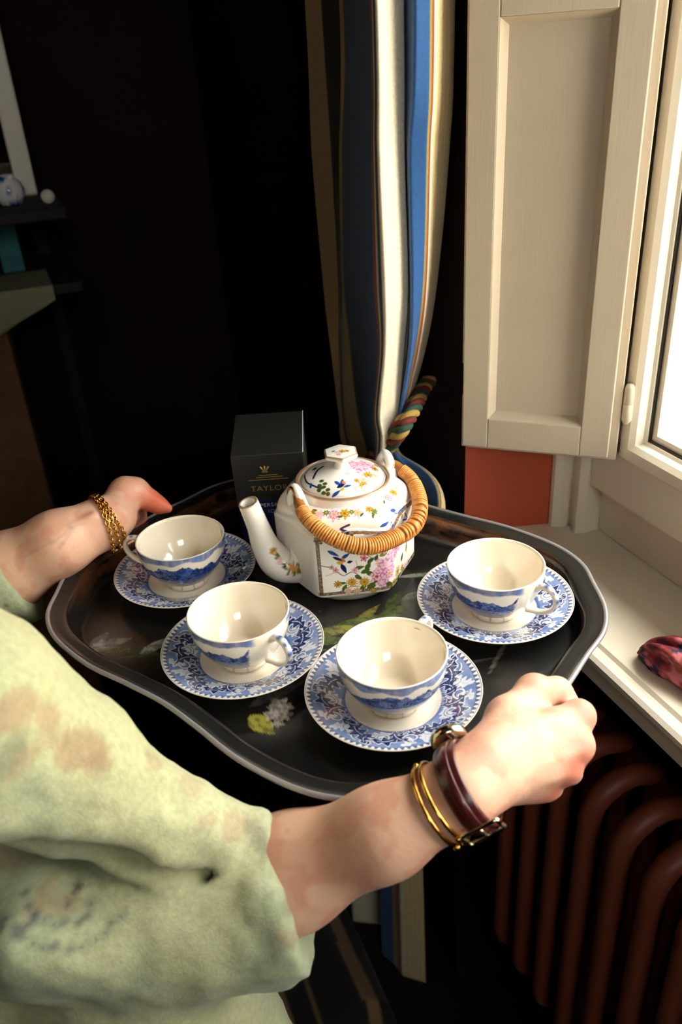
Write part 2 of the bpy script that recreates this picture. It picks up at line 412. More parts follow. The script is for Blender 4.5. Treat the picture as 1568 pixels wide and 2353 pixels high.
V, Q = merge([wall_box(SMAX + .02, SMAX + .07, W2[0], W2[0] + fw, W2[2], W2[3]), wall_box(SMAX + .02, SMAX + .07, W2[1] - fw, W2[1], W2[2], W2[3]), wall_box(SMAX + .02, SMAX + .07, tm_ - fw / 2, tm_ + fw / 2, W2[2], W2[3]),
              wall_box(SMAX + .02, SMAX + .07, W2[0] + fw, W2[1] - fw, W2[2], W2[2] + fw), wall_box(SMAX + .02, SMAX + .07, W2[0] + fw, W2[1] - fw, W2[3] - fw, W2[3])]); structure('frame', V, Q, M_cream, win2)
for a_, b_ in ((W2[0] + fw, tm_ - fw / 2), (tm_ + fw / 2, W2[1] - fw)):
    V, Q = wall_box(SMAX + .044, SMAX + .047, a_, b_, W2[2] + fw, W2[3] - fw); structure('pane', V, Q, M_glass, win2)

# sill board with a beaded nosing
zt_ = ZS
prof = [(.150, zt_), (.012, zt_), (.009, zt_ - .0035), (.004, zt_ - .0035), (.001, zt_ - .001), (-.004, zt_ - .001), (-.008, zt_ - .004), (-.0085, zt_ - .009), (-.004, zt_ - .012), (-.004, zt_ - .032), (.150, zt_ - .032)]
V, Q = wall_box(-.28, OPEN + .28, .225, .44, ZS - .06, ZS - .012); structure('trim_4', V, Q, M_facade)
V, Q = wall_prism(prof, -.001, OPEN + .001); tag(structure('trim_3', V, Q, M_cream), kind='structure')

# radiator under the sill: one part per section
rad = thing('radiator', STZ(.60, .02, 0), 'brown enamelled column radiator standing in the recess under the window sill', 'radiator')
loop = []
for a in np.linspace(0, np.pi, 9): loop.append((.018 - .042 * np.cos(a) * -1 * -1, .822 + .036 * np.sin(a)))
loop = [(.018 + .042 * math.cos(a), .772 + .036 * math.sin(a)) for a in np.linspace(0, np.pi, 9)] + [(-.024, z) for z in np.linspace(.72, .42, 6)] + \
       [(.018 + .042 * math.cos(a), .385 + .03 * math.sin(a)) for a in np.linspace(np.pi, 2 * np.pi, 9)] + [(.060, z) for z in np.linspace(.42, .72, 6)]
base_s = .168
P = np.array([STZ(base_s, t, z) for t, z in loop])
V, Q = tube(P, .0125, 10, closed=True); 
T0 = STZ(base_s, .02, .1)
sec = fixn(obj('section', V, Q, M_brown, rad, loc=T0))
for i in range(1, 21):
    o = sec.copy(); COL.objects.link(o); o.parent = rad
    o.location = sec.location + Vector((WD[0] * .0475 * i, WD[1] * .0475 * i, 0))
for z in (.40, .785):
    V, Q = tube([STZ(base_s - .02, .055, z), STZ(base_s + .0475 * 20 + .02, .055, z)], .014, 12); fixn(obj('header_pipe', V, Q, M_brown, rad))
for s_ in (base_s + .0475 * 2.5, base_s + .0475 * 17.5):
    V, Q = wall_box(s_ - .012, s_ + .012, .02, .06, 0, .40); fixn(obj('foot', V, Q, M_brown, rad))

M_shut = mat('shutter_paint', srgb(180, 167, 147), .45, noise=(9, .03, 4), bump=(60, .10, .002, (8, 8, .6)))
# folded-back shutter: rebated lip, stiles, rails, bevelled panels, hinge
SA = np.array([.026, -.022]); SB = np.array([.137, .1045]); SL = np.linalg.norm(SB - SA)
sx = (SB - SA) / SL; sy = np.array([sx[1], -sx[0]])                     # sy: towards the room
if sy[1] > 0: sy = -sy
ZB = CZ - .40
def sh(a, h, z): q = SA + sx * a + sy * h; return STZ(q[0], q[1], z)
def sbox(a0, a1, h0, h1, z0, z1):
    V, Q = boxv((a0, h0, z0), (a1, h1, z1)); return np.array([sh(*v) for v in V]), Q
shut = thing('shutter', sh(SL / 2, 0, ZB), 'cream painted panelled wooden shutter folded back beside the window', 'shutter')
ZTOP = WTOP - .02; f = lambda k: k * SL
V, Q = merge([sbox(0, f(.04), -.016, -.006, ZB, ZB + .062), sbox(0, f(.04), -.016, -.006, ZB + .098, ZTOP), sbox(f(.04), SL, -.016, -.004, ZB, ZTOP)])
fixn(bevel(obj('back_board', V, Q, M_shut, shut, smooth=False), .001))
za, zb, zc = ZB + .008, ZB + .042, CZ + .018
def bar(nm, a0, a1, z0, z1):
    V, Q = sbox(a0, a1, -.004, .010, z0, z1); return fixn(bevel(obj(nm, V, Q, M_shut, shut, smooth=False), .0012))
bar('stile', f(.025), f(.19), za, ZTOP - .004); bar('stile', f(.775), f(.95), za, ZTOP - .004)
bar('rail', f(.19), f(.775), za, zb); bar('rail', f(.19), f(.775), zc, zc + .06); bar('rail', f(.19), f(.775), ZTOP - .05, ZTOP - .004)
for z0, z1 in ((zb, zc), (zc + .06, ZTOP - .05)):
    e = .0062; a0, a1 = f(.19), f(.775)
    pts = [(a0, .0096, z0), (a1, .0096, z0), (a1, .0096, z1), (a0, .0096, z1), (a0 + e, -.0028, z0 + e), (a1 - e, -.0028, z0 + e), (a1 - e, -.0028, z1 - e), (a0 + e, -.0028, z1 - e)]
    V = [sh(*p) for p in pts]; Q = [(4, 5, 6, 7), (0, 1, 5, 4), (1, 2, 6, 5), (2, 3, 7, 6), (3, 0, 4, 7)]
    V2 = [sh(a0, -.0038, z0), sh(a1, -.0038, z0), sh(a1, -.0038, z1), sh(a0, -.0038, z1)]
    V = np.array(V + V2); Q += [(11, 10, 9, 8), (0, 8, 9, 1), (1, 9, 10, 2), (2, 10, 11, 3), (3, 11, 8, 0)]
    fixn(obj('panel', V, Q, M_shut, shut, smooth=False))
for zz in (CZ - .335, CZ + .45):
    hx = sh(SL + .006, -.006, zz)
    pr = [(.0001, -.024), (.003, -.022), (.0052, -.018), (.0052, -.0006), (.0046, 0), (.0052, .0006), (.0052, .017), (.0035, .021), (.0001, .022)]
    V, Q = lathe(pr, 16, hx); fixn(obj('hinge', V, Q, M_shut, shut))

# ================================================================== TRAY
TU = np.array([math.cos(math.radians(-41)), math.sin(math.radians(-41)), 0]); TV = np.array([-TU[1], TU[0], 0])
TC = np.array([.005, .63, 0]) - .035 * TU - .008 * TV
def TP(u, v, z): return TC + TU * u + TV * v + np.array([0, 0, z])
q1 = [(.242, 0), (.239, .05), (.237, .088), (.225, .119), (.202, .148), (.178, .174), (.143, .190), (.09, .1955), (.04, .191), (0, .1885)]
q1 = [(u * 1.045, v * 1.031) for u, v in q1]
outl = q1 + [(-u, v) for u, v in q1[-2:0:-1]] + [(-u, -v) for u, v in q1] + [(u, -v) for u, v in q1[-2:0:-1]]
outl = [p for i, p in enumerate(outl) if i == 0 or np.hypot(p[0] - outl[i - 1][0], p[1] - outl[i - 1][1]) > 1e-6]
NA = 640
O2 = spline(outl, 4000, True); seg = np.r_[0, np.cumsum(np.linalg.norm(np.diff(np.r_[O2, O2[:1]], axis=0), axis=1))]
tt = np.linspace(0, seg[-1], NA, endpoint=False); O2 = np.stack([np.interp(tt, seg, np.r_[O2[:, k], O2[:1, k]]) for k in (0, 1)], 1)
def inset(d, smoothn):
    tg = np.roll(O2, -1, 0) - np.roll(O2, 1, 0); nn = np.stack([-tg[:, 1], tg[:, 0]], 1); nn /= np.linalg.norm(nn, axis=1)[:, None]
    if (nn * O2).sum() > 0: nn = -nn
    R = O2 + nn * d
    for _ in range(smoothn): R = .25 * np.roll(R, 1, 0) + .5 * R + .25 * np.roll(R, -1, 0)
    return R
RIMZ = .027
rows = []                                                            # (ring, z, zone)
prof = [(.003, -.0030 + RIMZ, 3), (.0008, RIMZ - .0022, 3), (0, RIMZ - .0006, 3), (.0006, RIMZ + .0010, 3), (.0022, RIMZ + .0016, 3), (.0038, RIMZ + .0010, 3), (.0045, RIMZ, 2), (.009, RIMZ - .0004, 2), (.013, RIMZ - .0008, 2), (.016, RIMZ - .0012, 2.2)]
for d, z, zn in prof: rows.append((inset(d, 1), z, zn))
for k in range(1, 15):                                               # ogee wall down to the floor
    a = k / 14; d = .016 + .0135 * (a + .10 * math.sin(2 * math.pi * a)); z = (RIMZ - .0012) * (1 - sstep(0, 1, a)); rows.append((inset(d, 1 + k), z + .0012 * 0, 1.0 + .9 * (1 - a)))
F0 = inset(.0395, 15); F0 = rows[-1][0]
NR = 120
for k in range(1, NR + 1):
    a = k / (NR + .5); rows.append((F0 * (1 - a), 0, 0))
V = np.concatenate([np.c_[TC[None, :2] + r[:, :1] * TU[:2] + r[:, 1:] * TV[:2], np.full(NA, ZT + z)] for r, z, zn in rows])
zone = np.concatenate([np.full(NA, zn) for r, z, zn in rows])
Q = gridq(len(rows), NA, False, True, flip=True)
N = vnormals(V, Q)
if N[-NA:, 2].mean() < 0: Q = Q[:, ::-1].copy(); N = -N
base = srgb(20, 19, 18)
pt = Painter(V, N, (*base, 0.0), .0007)
uvp = np.stack([(V - TC) @ TU, (V - TC) @ TV], 1)
# bronze-powder band on the sloping wall, patchy; its sheen painted in at left and back (alpha = metal)
gm = (zone > 1.02) & (zone < 1.98); arc = np.tile(np.arange(NA) / NA, len(rows)); cyc = np.c_[np.cos(arc * 2 * np.pi), np.sin(arc * 2 * np.pi), zone * 1.6]; nb = fbm(cyc * [14, 14, 5], 4, 3); nb2 = fbm(np.c_[uvp * 70, zone * 8.0], 4, 9)
gw = np.where(gm, sstep(.36, .66, nb * .6 + nb2 * .4) * sstep(1.0, 1.5, zone) * sstep(1.98, 1.7, zone) , 0)
pt.C = mixc(pt.C, (*srgb(132, 78, 34), .8), gw * (.04 + .90 * sstep(-.02, .16, (-uvp[:, 0] * .8 + uvp[:, 1]))))
gl_ = np.where(np.abs(zone - 2.2) < .05, sstep(.40, .70, fbm(uvp * 160, 2, 5)) * .35, 0); 
pt.C = mixc(pt.C, (*srgb(34, 34, 33), 0), np.where((zone >= 2) & (zone < 2.15), .55 + .3 * (fbm(uvp * 80, 3, 8) - .5), 0))
pt.C = mixc(pt.C, (*srgb(190, 184, 186), .6), np.where(zone == 3, .6, 0))  # highlight of the rolled edge put into its colour and metal
# painted flowers and vegetables on the floor
gr, gy, wh, pk = (*srgb(84, 100, 46), 0), (*srgb(150, 146, 60), 0), (*srgb(176, 172, 166), 0), (*srgb(168, 128, 118), 0)
fuzz = fbm(uvp * 300, 3, 2)
for (x, y, L, w, r, c, a) in [(905, 1400, .020, .006, 30, gr, .8), (870, 1418, .024, .006, 10, gr, .85), (845, 1410, .022, .005, 50, gy, .6), (815, 1425, .024, .0055, 20, gr, .7), (790, 1443, .022, .006, 0, gy, .75),
        (760, 1470, .026, .0065, -8, gr, .85), (755, 1455, .022, .004, 12, gy, .6), (905, 1375, .018, .006, 60, gr, .6), (930, 1385, .016, .005, 80, gr, .7), (950, 1365, .014, .005, 30, wh, .35), (890, 1432, .016, .004, -20, gy, .5),
        (600, 1662, .016, .0085, -48, gy, .95), (980, 1316, .026, .004, 4, gr, .6), (960, 1318, .022, .003, 4, wh, .4), (1150, 1500, .03, .002, 60, wh, .2), (1080, 1520, .03, .002, 10, wh, .15),
        (250, 1478, .022, .008, 20, wh, .22), (228, 1468, .014, .006, 60, wh, .18), (290, 1490, .03, .006, 0, gr, .35), (360, 1480, .018, .006, 40, wh, .55), (345, 1500, .03, .004, 5, gr, .3),
        (700, 1530, .04, .004, 25, wh, .28), (640, 1590, .03, .006, 30, wh, .15), (690, 1500, .03, .003, 10, wh, .25)]:
    pt.leaf((x, y), L, w, r, c, a)
for (x, y, r, a) in [(640, 1618, .010, .75), (652, 1640, .008, .6), (628, 1640, .008, .75), (640, 1660, .006, .6), (660, 1622, .006, .6), (232, 1478, .008, .3)]:
    pt.flower((x, y), r, wh, pk, wh, 5, seed=int(x), a=a)
pt.C = mixc(pt.C, (*base, 0), np.where(zone == 0, .55 * sstep(.45, .7, fuzz), 0))
sc_ = fbm(uvp * 15, 5, 21); pt.C = mixc(pt.C, (*srgb(62, 58, 52), 0), np.where(zone == 0, .6 * sstep(.52, .75, sc_), 0))
M_tray = mat('black_lacquer', base, .27, attr='Col', metal_attr=True, bump=(120, .05, .001), coat=.25, coat_rough=.12)
tray = obj('serving_tray', V, Q, M_tray, cols=pt.C, loc=TP(0, 0, ZT))
sol = tray.modifiers.new('thickness', 'SOLIDIFY'); sol.thickness = .0022; sol.offset = -1
tag(tray, 'black lacquered serving tray with scalloped gilt rim and painted flowers, carried by the woman', 'tray')

# ================================================================== TRANSFERWARE
W_CREAM = srgb(240, 229, 210); B_DK = srgb(16, 34, 92); B_MD = srgb(46, 86, 158); B_LT = srgb(92, 128, 190); W_PAT = srgb(232, 232, 234)
M_china = mat('glazed_transferware', W_CREAM, .13, attr='Col', coat=1.0, coat_rough=.03)
SR = .075
sau_prof = [(.0001, .0035), (.012, .0035), (.024, .0036), (.0262, .0048), (.0275, .0046), (.033, .0050), (.038, .0062), (.0405, .0074)]
rr = np.linspace(.041, .0738, 74); sau_prof += [(r, .0076 + .0122 * ((r - .041) / .033) ** .92) for r in rr]
sau_prof += [(.0745, .0203), (.0750, .0200), (.0749, .0193), (.0735, .0182), (.062, .0130), (.045, .0062), (.038, .0030), (.036, .0), (.033, .0), (.0325, .0018), (.02, .0020), (.0001, .0020)]
KS = 1320
Vs, Qs = lathe(sau_prof, KS); Qs = Qs[:, ::-1].copy()
pr = np.tile(np.arange(len(sau_prof)), KS); th = np.repeat(np.linspace(0, 2 * np.pi, KS, endpoint=False), len(sau_prof)); rad_ = np.hypot(Vs[:, 0], Vs[:, 1])
top = pr < 8 + 76
C = np.broadcast_to(np.array(W_CREAM), (len(Vs), 3)).copy()
band = top & (rad_ > .0412) & (rad_ < .0702)
XY = Vs[:, :2]
dots = .5 + .5 * np.sin(XY[:, 0] * 5200) * np.sin(XY[:, 1] * 5200)
C = mixc(C, B_LT, band * (.62 + .30 * sstep(.3, .8, dots) + .25 * fbm(XY * 160, 2, 4)))
rng = np.random.RandomState(3)
def leafmask(cx, cy, ang, L, w, lobes):
    x, y = XY[:, 0] - cx, XY[:, 1] - cy; u = x * math.cos(ang) + y * math.sin(ang); v = -x * math.sin(ang) + y * math.cos(ang)
    v = v - .25 * u * u / L * 2.0
    t = np.clip(u / L, -1, 1); half = w * (1 - t * t) * (.72 + .38 * np.cos(lobes * np.pi * t))
    return half - np.abs(v), (np.abs(u) < L), u, v
white = np.zeros(len(Vs)); dark = np.zeros(len(Vs)); mid = np.zeros(len(Vs)); NM = 5
for m in range(NM):
    for (da, r, rot, L, w, lb, k) in [(0, .055, 1.2, .0125, .0065, 4, 0), (.17, .0615, .3, .0075, .004, 3, 0), (-.17, .049, 2.2, .008, .0045, 3, 0), (.33, .051, -.6, .0095, .0042, 4, 1), (.46, .060, 1.9, .0095, .0055, 3, 0),
                                     (.62, .053, .5, .0105, .0052, 4, 0), (.78, .0625, 2.6, .0065, .0035, 3, 1), (.90, .0475, .2, .007, .0036, 3, 0), (1.02, .0585, -.9, .0085, .0048, 4, 1), (.25, .066, .1, .005, .002, 2, 0), (.70, .0455, 1.6, .004, .003, 2, 0)]:
        a = m * 2 * np.pi / NM + da + rng.uniform(-.03, .03); cx, cy = r * math.cos(a), r * math.sin(a)
        d, ok, u, v = leafmask(cx, cy, a + rot, L * 1.2, w * 1.22, lb); e = .0004
        white = np.maximum(white, ok * sstep(-.0016, -.0010, d)); 
        if k == 0: dark = np.maximum(dark, ok * sstep(-e, e, d)); white = np.where(ok & (d > e), 0, white)
        else: mid = np.maximum(mid, ok * sstep(-e, e, d))
        vein = (np.abs(v) < .00045) & (np.abs(u) < L * .7) & ok; dark = np.where(vein, 0, dark); white = np.where(vein, .8, white)
    for (da, r, R, w) in [(.10, .0585, .0085, .0006), (.42, .0535, .0075, .0006), (.82, .0565, .0085, .0006), (1.1, .054, .0065, .0005)]:
        a = m * 2 * np.pi / NM + da; x, y = XY[:, 0] - r * math.cos(a), XY[:, 1] - r * math.sin(a); q = np.hypot(x, y); ph = (np.arctan2(y, x) - a) % (2 * np.pi)
        sp = np.abs(q - R * (.35 + .65 * ph / (2 * np.pi))); white = np.maximum(white, (sp < w * 1.5) * (q < R) * .95)
        dark = np.where((sp < w * 2.6) & (sp > w * 1.6) & (q < R), 1, dark)
bw = band.astype(float)
C = mixc(C, B_MD, mid * bw * .9); C = mixc(C, W_PAT, white * bw * .9); C = mixc(C, B_DK, dark * bw * (.8 + .2 * fbm(XY * 900, 2, 6)))
# inner ring of fine loops, outer toothed border, dark hairline at the lip
ring = top & (np.abs(rad_ - .0424) < .0016); C = mixc(C, B_MD, ring * (.35 + .5 * (np.sin(th * 130) > 0) * (rad_ < .0428)))
tb = top & (rad_ > .0694) & (rad_ < .0736); tri = np.abs(((th * 88 / (2 * np.pi)) % 1) - .5) * 2
edge = .0700 + .0030 * sstep(.25, .75, tri)
C = mixc(C, W_PAT, tb * 1.0); C = mixc(C, B_DK, tb * (rad_ < edge) * .85)
C = mixc(C, B_MD, (top & (rad_ > .0734) & (rad_ < .0739)) * .7)
Vs0 = Vs
sau_me = newmesh('saucer', Vs, Qs, M_china, C)

# cup: lathe outside + inside, painted landscape outside, strap handle
HC = .0520; RCUP = .0448
out = [(.0215, .0), (.0222, .0006), (.0222, .0036), (.0205, .0052)]
ho = np.linspace(0, 1, 64); out += [(.0205 + (RCUP - .0205) * (1 - (1 - a) ** 2.15) ** .78, .0052 + (HC - .0052) * a) for a in ho[1:]]
out[-1] = (RCUP, HC - .0004)
inn = [(RCUP - .0008, HC + .0002), (RCUP - .0018, HC - .0004)] + [(.0205 + (RCUP - .0205) * (1 - (1 - a) ** 2.15) ** .78 - .0026, .0052 + (HC - .0052) * a) for a in np.linspace(.96, .06, 26)] + [(.0175, .0068), (.010, .0062), (.0001, .0061)]
cp = [(.0001, .0016), (.0195, .0016), (.0205, .0)] + out + inn
KC = 720
Vc, Qc = lathe(cp, KC); Qc = Qc.copy()
N = vnormals(Vc, Qc)
ic = np.tile(np.arange(len(cp)), KC); thc = np.repeat(np.linspace(-np.pi, np.pi, KC, endpoint=False), len(cp))
a0 = np.linspace(-np.pi, np.pi, KC, endpoint=False); Vc = np.stack([np.cos(thc) * np.hypot(Vc[:, 0], Vc[:, 1]), np.sin(thc) * np.hypot(Vc[:, 0], Vc[:, 1]), Vc[:, 2]], 1)
N = vnormals(Vc, Qc); oi = 3 + 30
if N[ic == oi][0] @ (Vc[ic == oi][0] * [1, 1, 0]) < 0: Qc = Qc[:, ::-1].copy()
outm = (ic >= 3) & (ic < 3 + len(out))
hh = np.clip((Vc[:, 2] - .0052) / (HC - .0052), 0, 1); aw = np.abs(thc)                    # handle at angle 0
cyl = np.stack([np.cos(thc) * .04, np.sin(thc) * .04, Vc[:, 2]], 1)
Cc = np.broadcast_to(np.array(W_CREAM), (len(Vc), 3)).copy()
e1 = .86 + .10 * (fbm(cyl * 90, 3, 31) - .5) * 2 * .6 + .03 * np.cos(thc * 9)
cloud = outm * sstep(-.02, .02, hh - e1) * (hh < .985) * sstep(.42, .56, aw + .1 * fbm(cyl * 200, 2, 1))
Cc = mixc(Cc, B_MD, cloud * (.55 + .45 * fbm(np.c_[cyl[:, :2] * 300, cyl[:, 2:] * 120], 3, 12)))
Cc = mixc(Cc, B_LT, cloud * sstep(.5, .7, fbm(cyl * 160, 3, 14)) * .75)
topo = .69 + .16 * (fbm(np.stack([cyl[:, 0], cyl[:, 1], cyl[:, 0] * 0], 1) * 110, 4, 17) - .5) * 2 + .05 * np.cos(thc * 3 + 1)
side = sstep(.50, .58, aw + .16 * (fbm(cyl * 180, 3, 3) - .5))
scene_ = outm * sstep(-.015, .015, topo - hh) * sstep(.02, .05, hh + .03 * np.cos(thc * 11)) * side
tx = fbm(np.c_[cyl[:, :2] * 420, cyl[:, 2:] * 800], 4, 19)
Cc = mixc(Cc, B_MD, scene_ * 1.0); Cc = mixc(Cc, B_DK, scene_ * sstep(.38, .52, tx) * .97); Cc = mixc(Cc, B_LT, scene_ * sstep(.60, .74, fbm(np.c_[cyl[:, :2] * 260, cyl[:, 2:] * 900], 3, 23)) * .8)
Cc = mixc(Cc, B_MD, (outm & (hh > .985)) * .35)
Cc = mixc(Cc, srgb(150, 130, 105), ((ic >= 3) & (ic < 6)) * .25)
cup_me = newmesh('bowl', Vc, Qc, M_china, Cc)
hp = spline([(.0432, .0428), (.0490, .0468), (.0585, .0455), (.0635, .0370), (.0600, .0265), (.0500, .0195), (.0420, .0178), (.0356, .0172)], 60)
hp3 = np.c_[hp[:, 0], np.zeros(60), hp[:, 1]]
tw = np.interp(np.linspace(0, 1, 60), [0, .15, .5, .85, 1], [.0036, .0027, .0025, .0027, .0036])
Vh, Qh = tube(hp3, tw, 16, ex=1.35)
Th, Nh, Bh = frames(hp3); ctr = np.repeat(hp3, 16, 0); rel = Vh - ctr; cen = np.array([.048, 0, .032]); outw = ctr - cen; outw[:, 1] = 0; outw /= np.linalg.norm(outw, axis=1)[:, None]
Ch = np.broadcast_to(np.array(W_CREAM), (len(Vh), 3)).copy(); f_ = (rel * outw).sum(1) / np.repeat(tw, 16)
pth = np.repeat(np.linspace(0, 1, 60), 16); Ch = mixc(Ch, B_MD, sstep(.55, .7, f_) * sstep(.08, .12, pth) * sstep(.92, .88, pth) * (.6 + .4 * np.cos(pth * 60)))
han_me = newmesh('handle', Vh, Qh, M_china, Ch)
fixh = bpy.data.objects.new('tmp', han_me); fixn(fixh); bpy.data.objects.remove(fixh)

HZ = np.array([0, 0, 1.0])
sets = [  # x, y, handle direction as (px,py) of the outermost point of the handle, turn of the saucer, labels
    (.0326, .5115, (1000, 1428), .3, 'blue and white saucer under the cup beside the brown watch strap', 'blue and white teacup closest to the brown watch strap'),
    (-.0951, .5803, (640, 1497), 1.4, 'blue and white saucer in front of the teapot spout, below the left-hand cups', 'blue and white teacup in front of the teapot spout with its handle by the watch-side saucer'),
    (.1385, .6265, (1252, 1382), 2.2, 'blue and white saucer next to the window sill side of the tray', 'blue and white teacup beside the window sill with its handle towards the sill'),
    (-.1640, .7135, (290, 1262), .9, 'blue and white saucer partly shaded beside the hand with the gold chain bracelet', 'blue and white teacup with its handle towards the hand with the gold chain bracelet')]
sets[1] = sets[1][:4] + ('blue and white saucer between the teapot spout and the green sleeve', 'blue and white teacup between the teapot spout and the green sleeve')
for (x, y, hpx, rot, ls, lc) in sets:
    so = bpy.data.objects.new('saucer', sau_me); COL.objects.link(so); so.location = (x, y, ZT + .0003); so.rotation_euler = (0, 0, rot); so.scale = (.967, .967, 1)
    tag(so, ls, 'saucer', 'saucers on the tray')
    cb = np.array([x, y, ZT + .0003 + .0036]); hpnt = PZ(*hpx, ZT + .036); ang = math.atan2(hpnt[1] - y, hpnt[0] - x)
    ce = thing('teacup', cb, lc, 'cup', 'teacups on the tray'); ce.rotation_euler = (0, 0, ang)
    for nm, me in (('bowl', cup_me), ('handle', han_me)):
        o = bpy.data.objects.new(nm, me); COL.objects.link(o); o.parent = ce

# ================================================================== TEAPOT
PC = np.array([.0036, .7138, ZT + .0004]); PHI0 = math.radians(-86)       # centre of the foot; direction of the front panel
PA = .0625                                                              # apothem of the six-sided body
P_WH = srgb(240, 236, 228); GOLD = srgb(140, 92, 40)
M_porc = mat('white_porcelain', P_WH, .12, attr='Col', coat=.5, coat_rough=.03)
M_gilt = mat('gilding', srgb(176, 116, 52), .25, metal=1.0)
KP = 960
ang = np.linspace(0, 2 * np.pi, KP, endpoint=False)
fk = np.array([PHI0 + k * math.pi / 3 for k in range(6)])
ca = np.cos(ang[:, None] - fk[None, :]).clip(0, None)
def hexr(p): return (ca ** p).sum(1) ** (-1 / p) if p > 0 else np.ones(KP)
arch = (np.cos(6 * (ang - PHI0)) * .5 + .5)                               # 1 mid-face, 0 at the corners
prof = [(.0001, .0012, 0), (.048, .0012, 0), (.050, 0, 0), (.0525, .0006, 0), (.0545, .0040, .15), (.0565, .0075, .55), (.0600, .0110, .9), (.0618, .0140, 1)]
prof += [(PA - .0004 + .0004 * a, .0150 + .064 * a, 1) for a in np.linspace(0, 1, 110)]
prof += [(PA - .0005 - .0022 * a ** 2, .0790 + .0052 * a, 1) for a in np.linspace(.1, 1, 14)]
prof += [(.0475 + .0123 * max(0, math.cos(a * 1.5708)) ** .85, .0842 + .0168 * math.sin(a * 1.5708), 1 - a ** 1.8) for a in np.linspace(.04, 1, 46)]
prof += [(.0470, .1020, 0), (.0466, .1075, 0), (.0464, .1098, 0), (.0458, .1106, 0), (.0446, .1106, 0), (.0438, .1098, 0), (.0434, .1065, 0), (.0425, .1060, 0), (.0395, .1060, 0), (.0390, .1050, 0), (.0390, .0700, 0), (.0560, .0700, 0), (.0560, .0060, 0), (.0001, .0060, 0)]
h6 = hexr(26); rows = []
for r, z, hx in prof:
    dz = .0045 * (arch - .5) * sstep(.070, .0842, z) * sstep(.1005, .090, z) * hx   # shoulder edge arches over each panel
    rr = r * ((1 - hx) * 1.0 + hx * h6); rows.append(np.stack([rr * np.cos(ang), rr * np.sin(ang), z + dz], 1))
V = np.stack(rows, 1).reshape(-1, 3) + PC; npf = len(prof); Q = gridq(KP, npf, True, False)
N = vnormals(V, Q)
ip = np.tile(np.arange(npf), KP); ia = np.repeat(np.arange(KP), npf)
tst = (ip == 40); 
if ((V - PC)[tst] * N[tst] * [1, 1, 0]).sum() < 0: Q = Q[:, ::-1].copy(); N = -N
pp = Painter(V, N, P_WH, .0003)
zrel = V[:, 2] - PC[2]; archv = arch[ia]; fidx = np.argmax(ca, 1)[ia]; lat = PA * np.tan(ang[ia] - fk[fidx] - 2 * np.pi * np.round((ang[ia] - fk[fidx]) / (2 * np.pi)))
outer = ip < 8 + 110 + 14 + 46
BR = srgb(104, 72, 40); hw = PA / math.sqrt(3)
br_n = .65 + .5 * fbm(V * 900, 2, 41)
paint_f = (fidx == 0) | (fidx == 1)
def border(w): pp.C = mixc(pp.C, BR, np.where(outer & paint_f, w * br_n.clip(0, 1), 0))
zt_edge = .0800 + .0046 * (archv - .35)
border(((np.abs(zrel - zt_edge) < .0020) & (zrel < .09)).astype(float))
border((np.abs(zrel - .0170) < .0018).astype(float))
side_l = (fidx == 0) & (np.abs(lat + hw - .0036) < .0019) & (zrel > .0158) & (zrel < zt_edge)
side_r = (fidx == 1) & (np.abs(lat - hw + .0034) < .0016) & (zrel > .0158) & (zrel < zt_edge)
border((side_l | side_r).astype(float))
PK, PK2, PKD = srgb(232, 190, 208), srgb(196, 96, 150), srgb(190, 60, 96); YL, YL2 = srgb(206, 164, 62), srgb(150, 108, 28); GN, GN2 = srgb(70, 88, 34), srgb(128, 132, 66); BL, BLD = srgb(36, 76, 160), srgb(24, 36, 84); OR = srgb(214, 128, 70); BN = srgb(92, 66, 58); PALE = srgb(222, 186, 178)
# front panel: branch, bird, buds, chrysanthemums; round the corner: peonies
pp.line([(739, 1304), (768, 1310), (790, 1326), (810, 1318), (828, 1325), (846, 1345)], .00045, BN)
pp.line([(752, 1326), (775, 1318)], .0003, BN, .7); pp.line([(782, 1364), (806, 1352), (828, 1350)], .0004, BN); pp.line([(820, 1292), (828, 1318)], .0003, BN, .7); pp.line([(846, 1278), (862, 1290)], .0004, BN)
for x, y, L, w, r, c in [(829, 1307, .0042, .0016, 10, GN), (848, 1304, .004, .0019, 60, GN), (842, 1316, .004, .0018, 20, GN), (853, 1322, .0042, .002, -30, GN), (825, 1331, .0036, .0017, -40, GN), (795, 1353, .0036, .0016, 60, GN), (790, 1344, .003, .0012, 0, GN), (838, 1352, .004, .0018, 40, GN), (858, 1348, .005, .0026, 30, GN), (866, 1337, .004, .002, 80, GN), (855, 1290, .0036, .0016, 40, GN), (868, 1284, .003, .0014, 70, GN),
        (908, 1352, .005, .002, 70, GN), (897, 1344, .004, .002, -20, GN), (922, 1330, .004, .0018, 70, GN), (928, 1280, .004, .0018, 60, GN), (938, 1255, .005, .0016, 80, GN2), (890, 1262, .0045, .002, 60, GN2), (885, 1275, .0042, .002, 30, GN2), (940, 1320, .004, .0016, 60, GN2), (940, 1292, .0035, .0015, 40, PALE)]:
    pp.leaf((x, y), L * 1.3, w * 1.3, r, c)
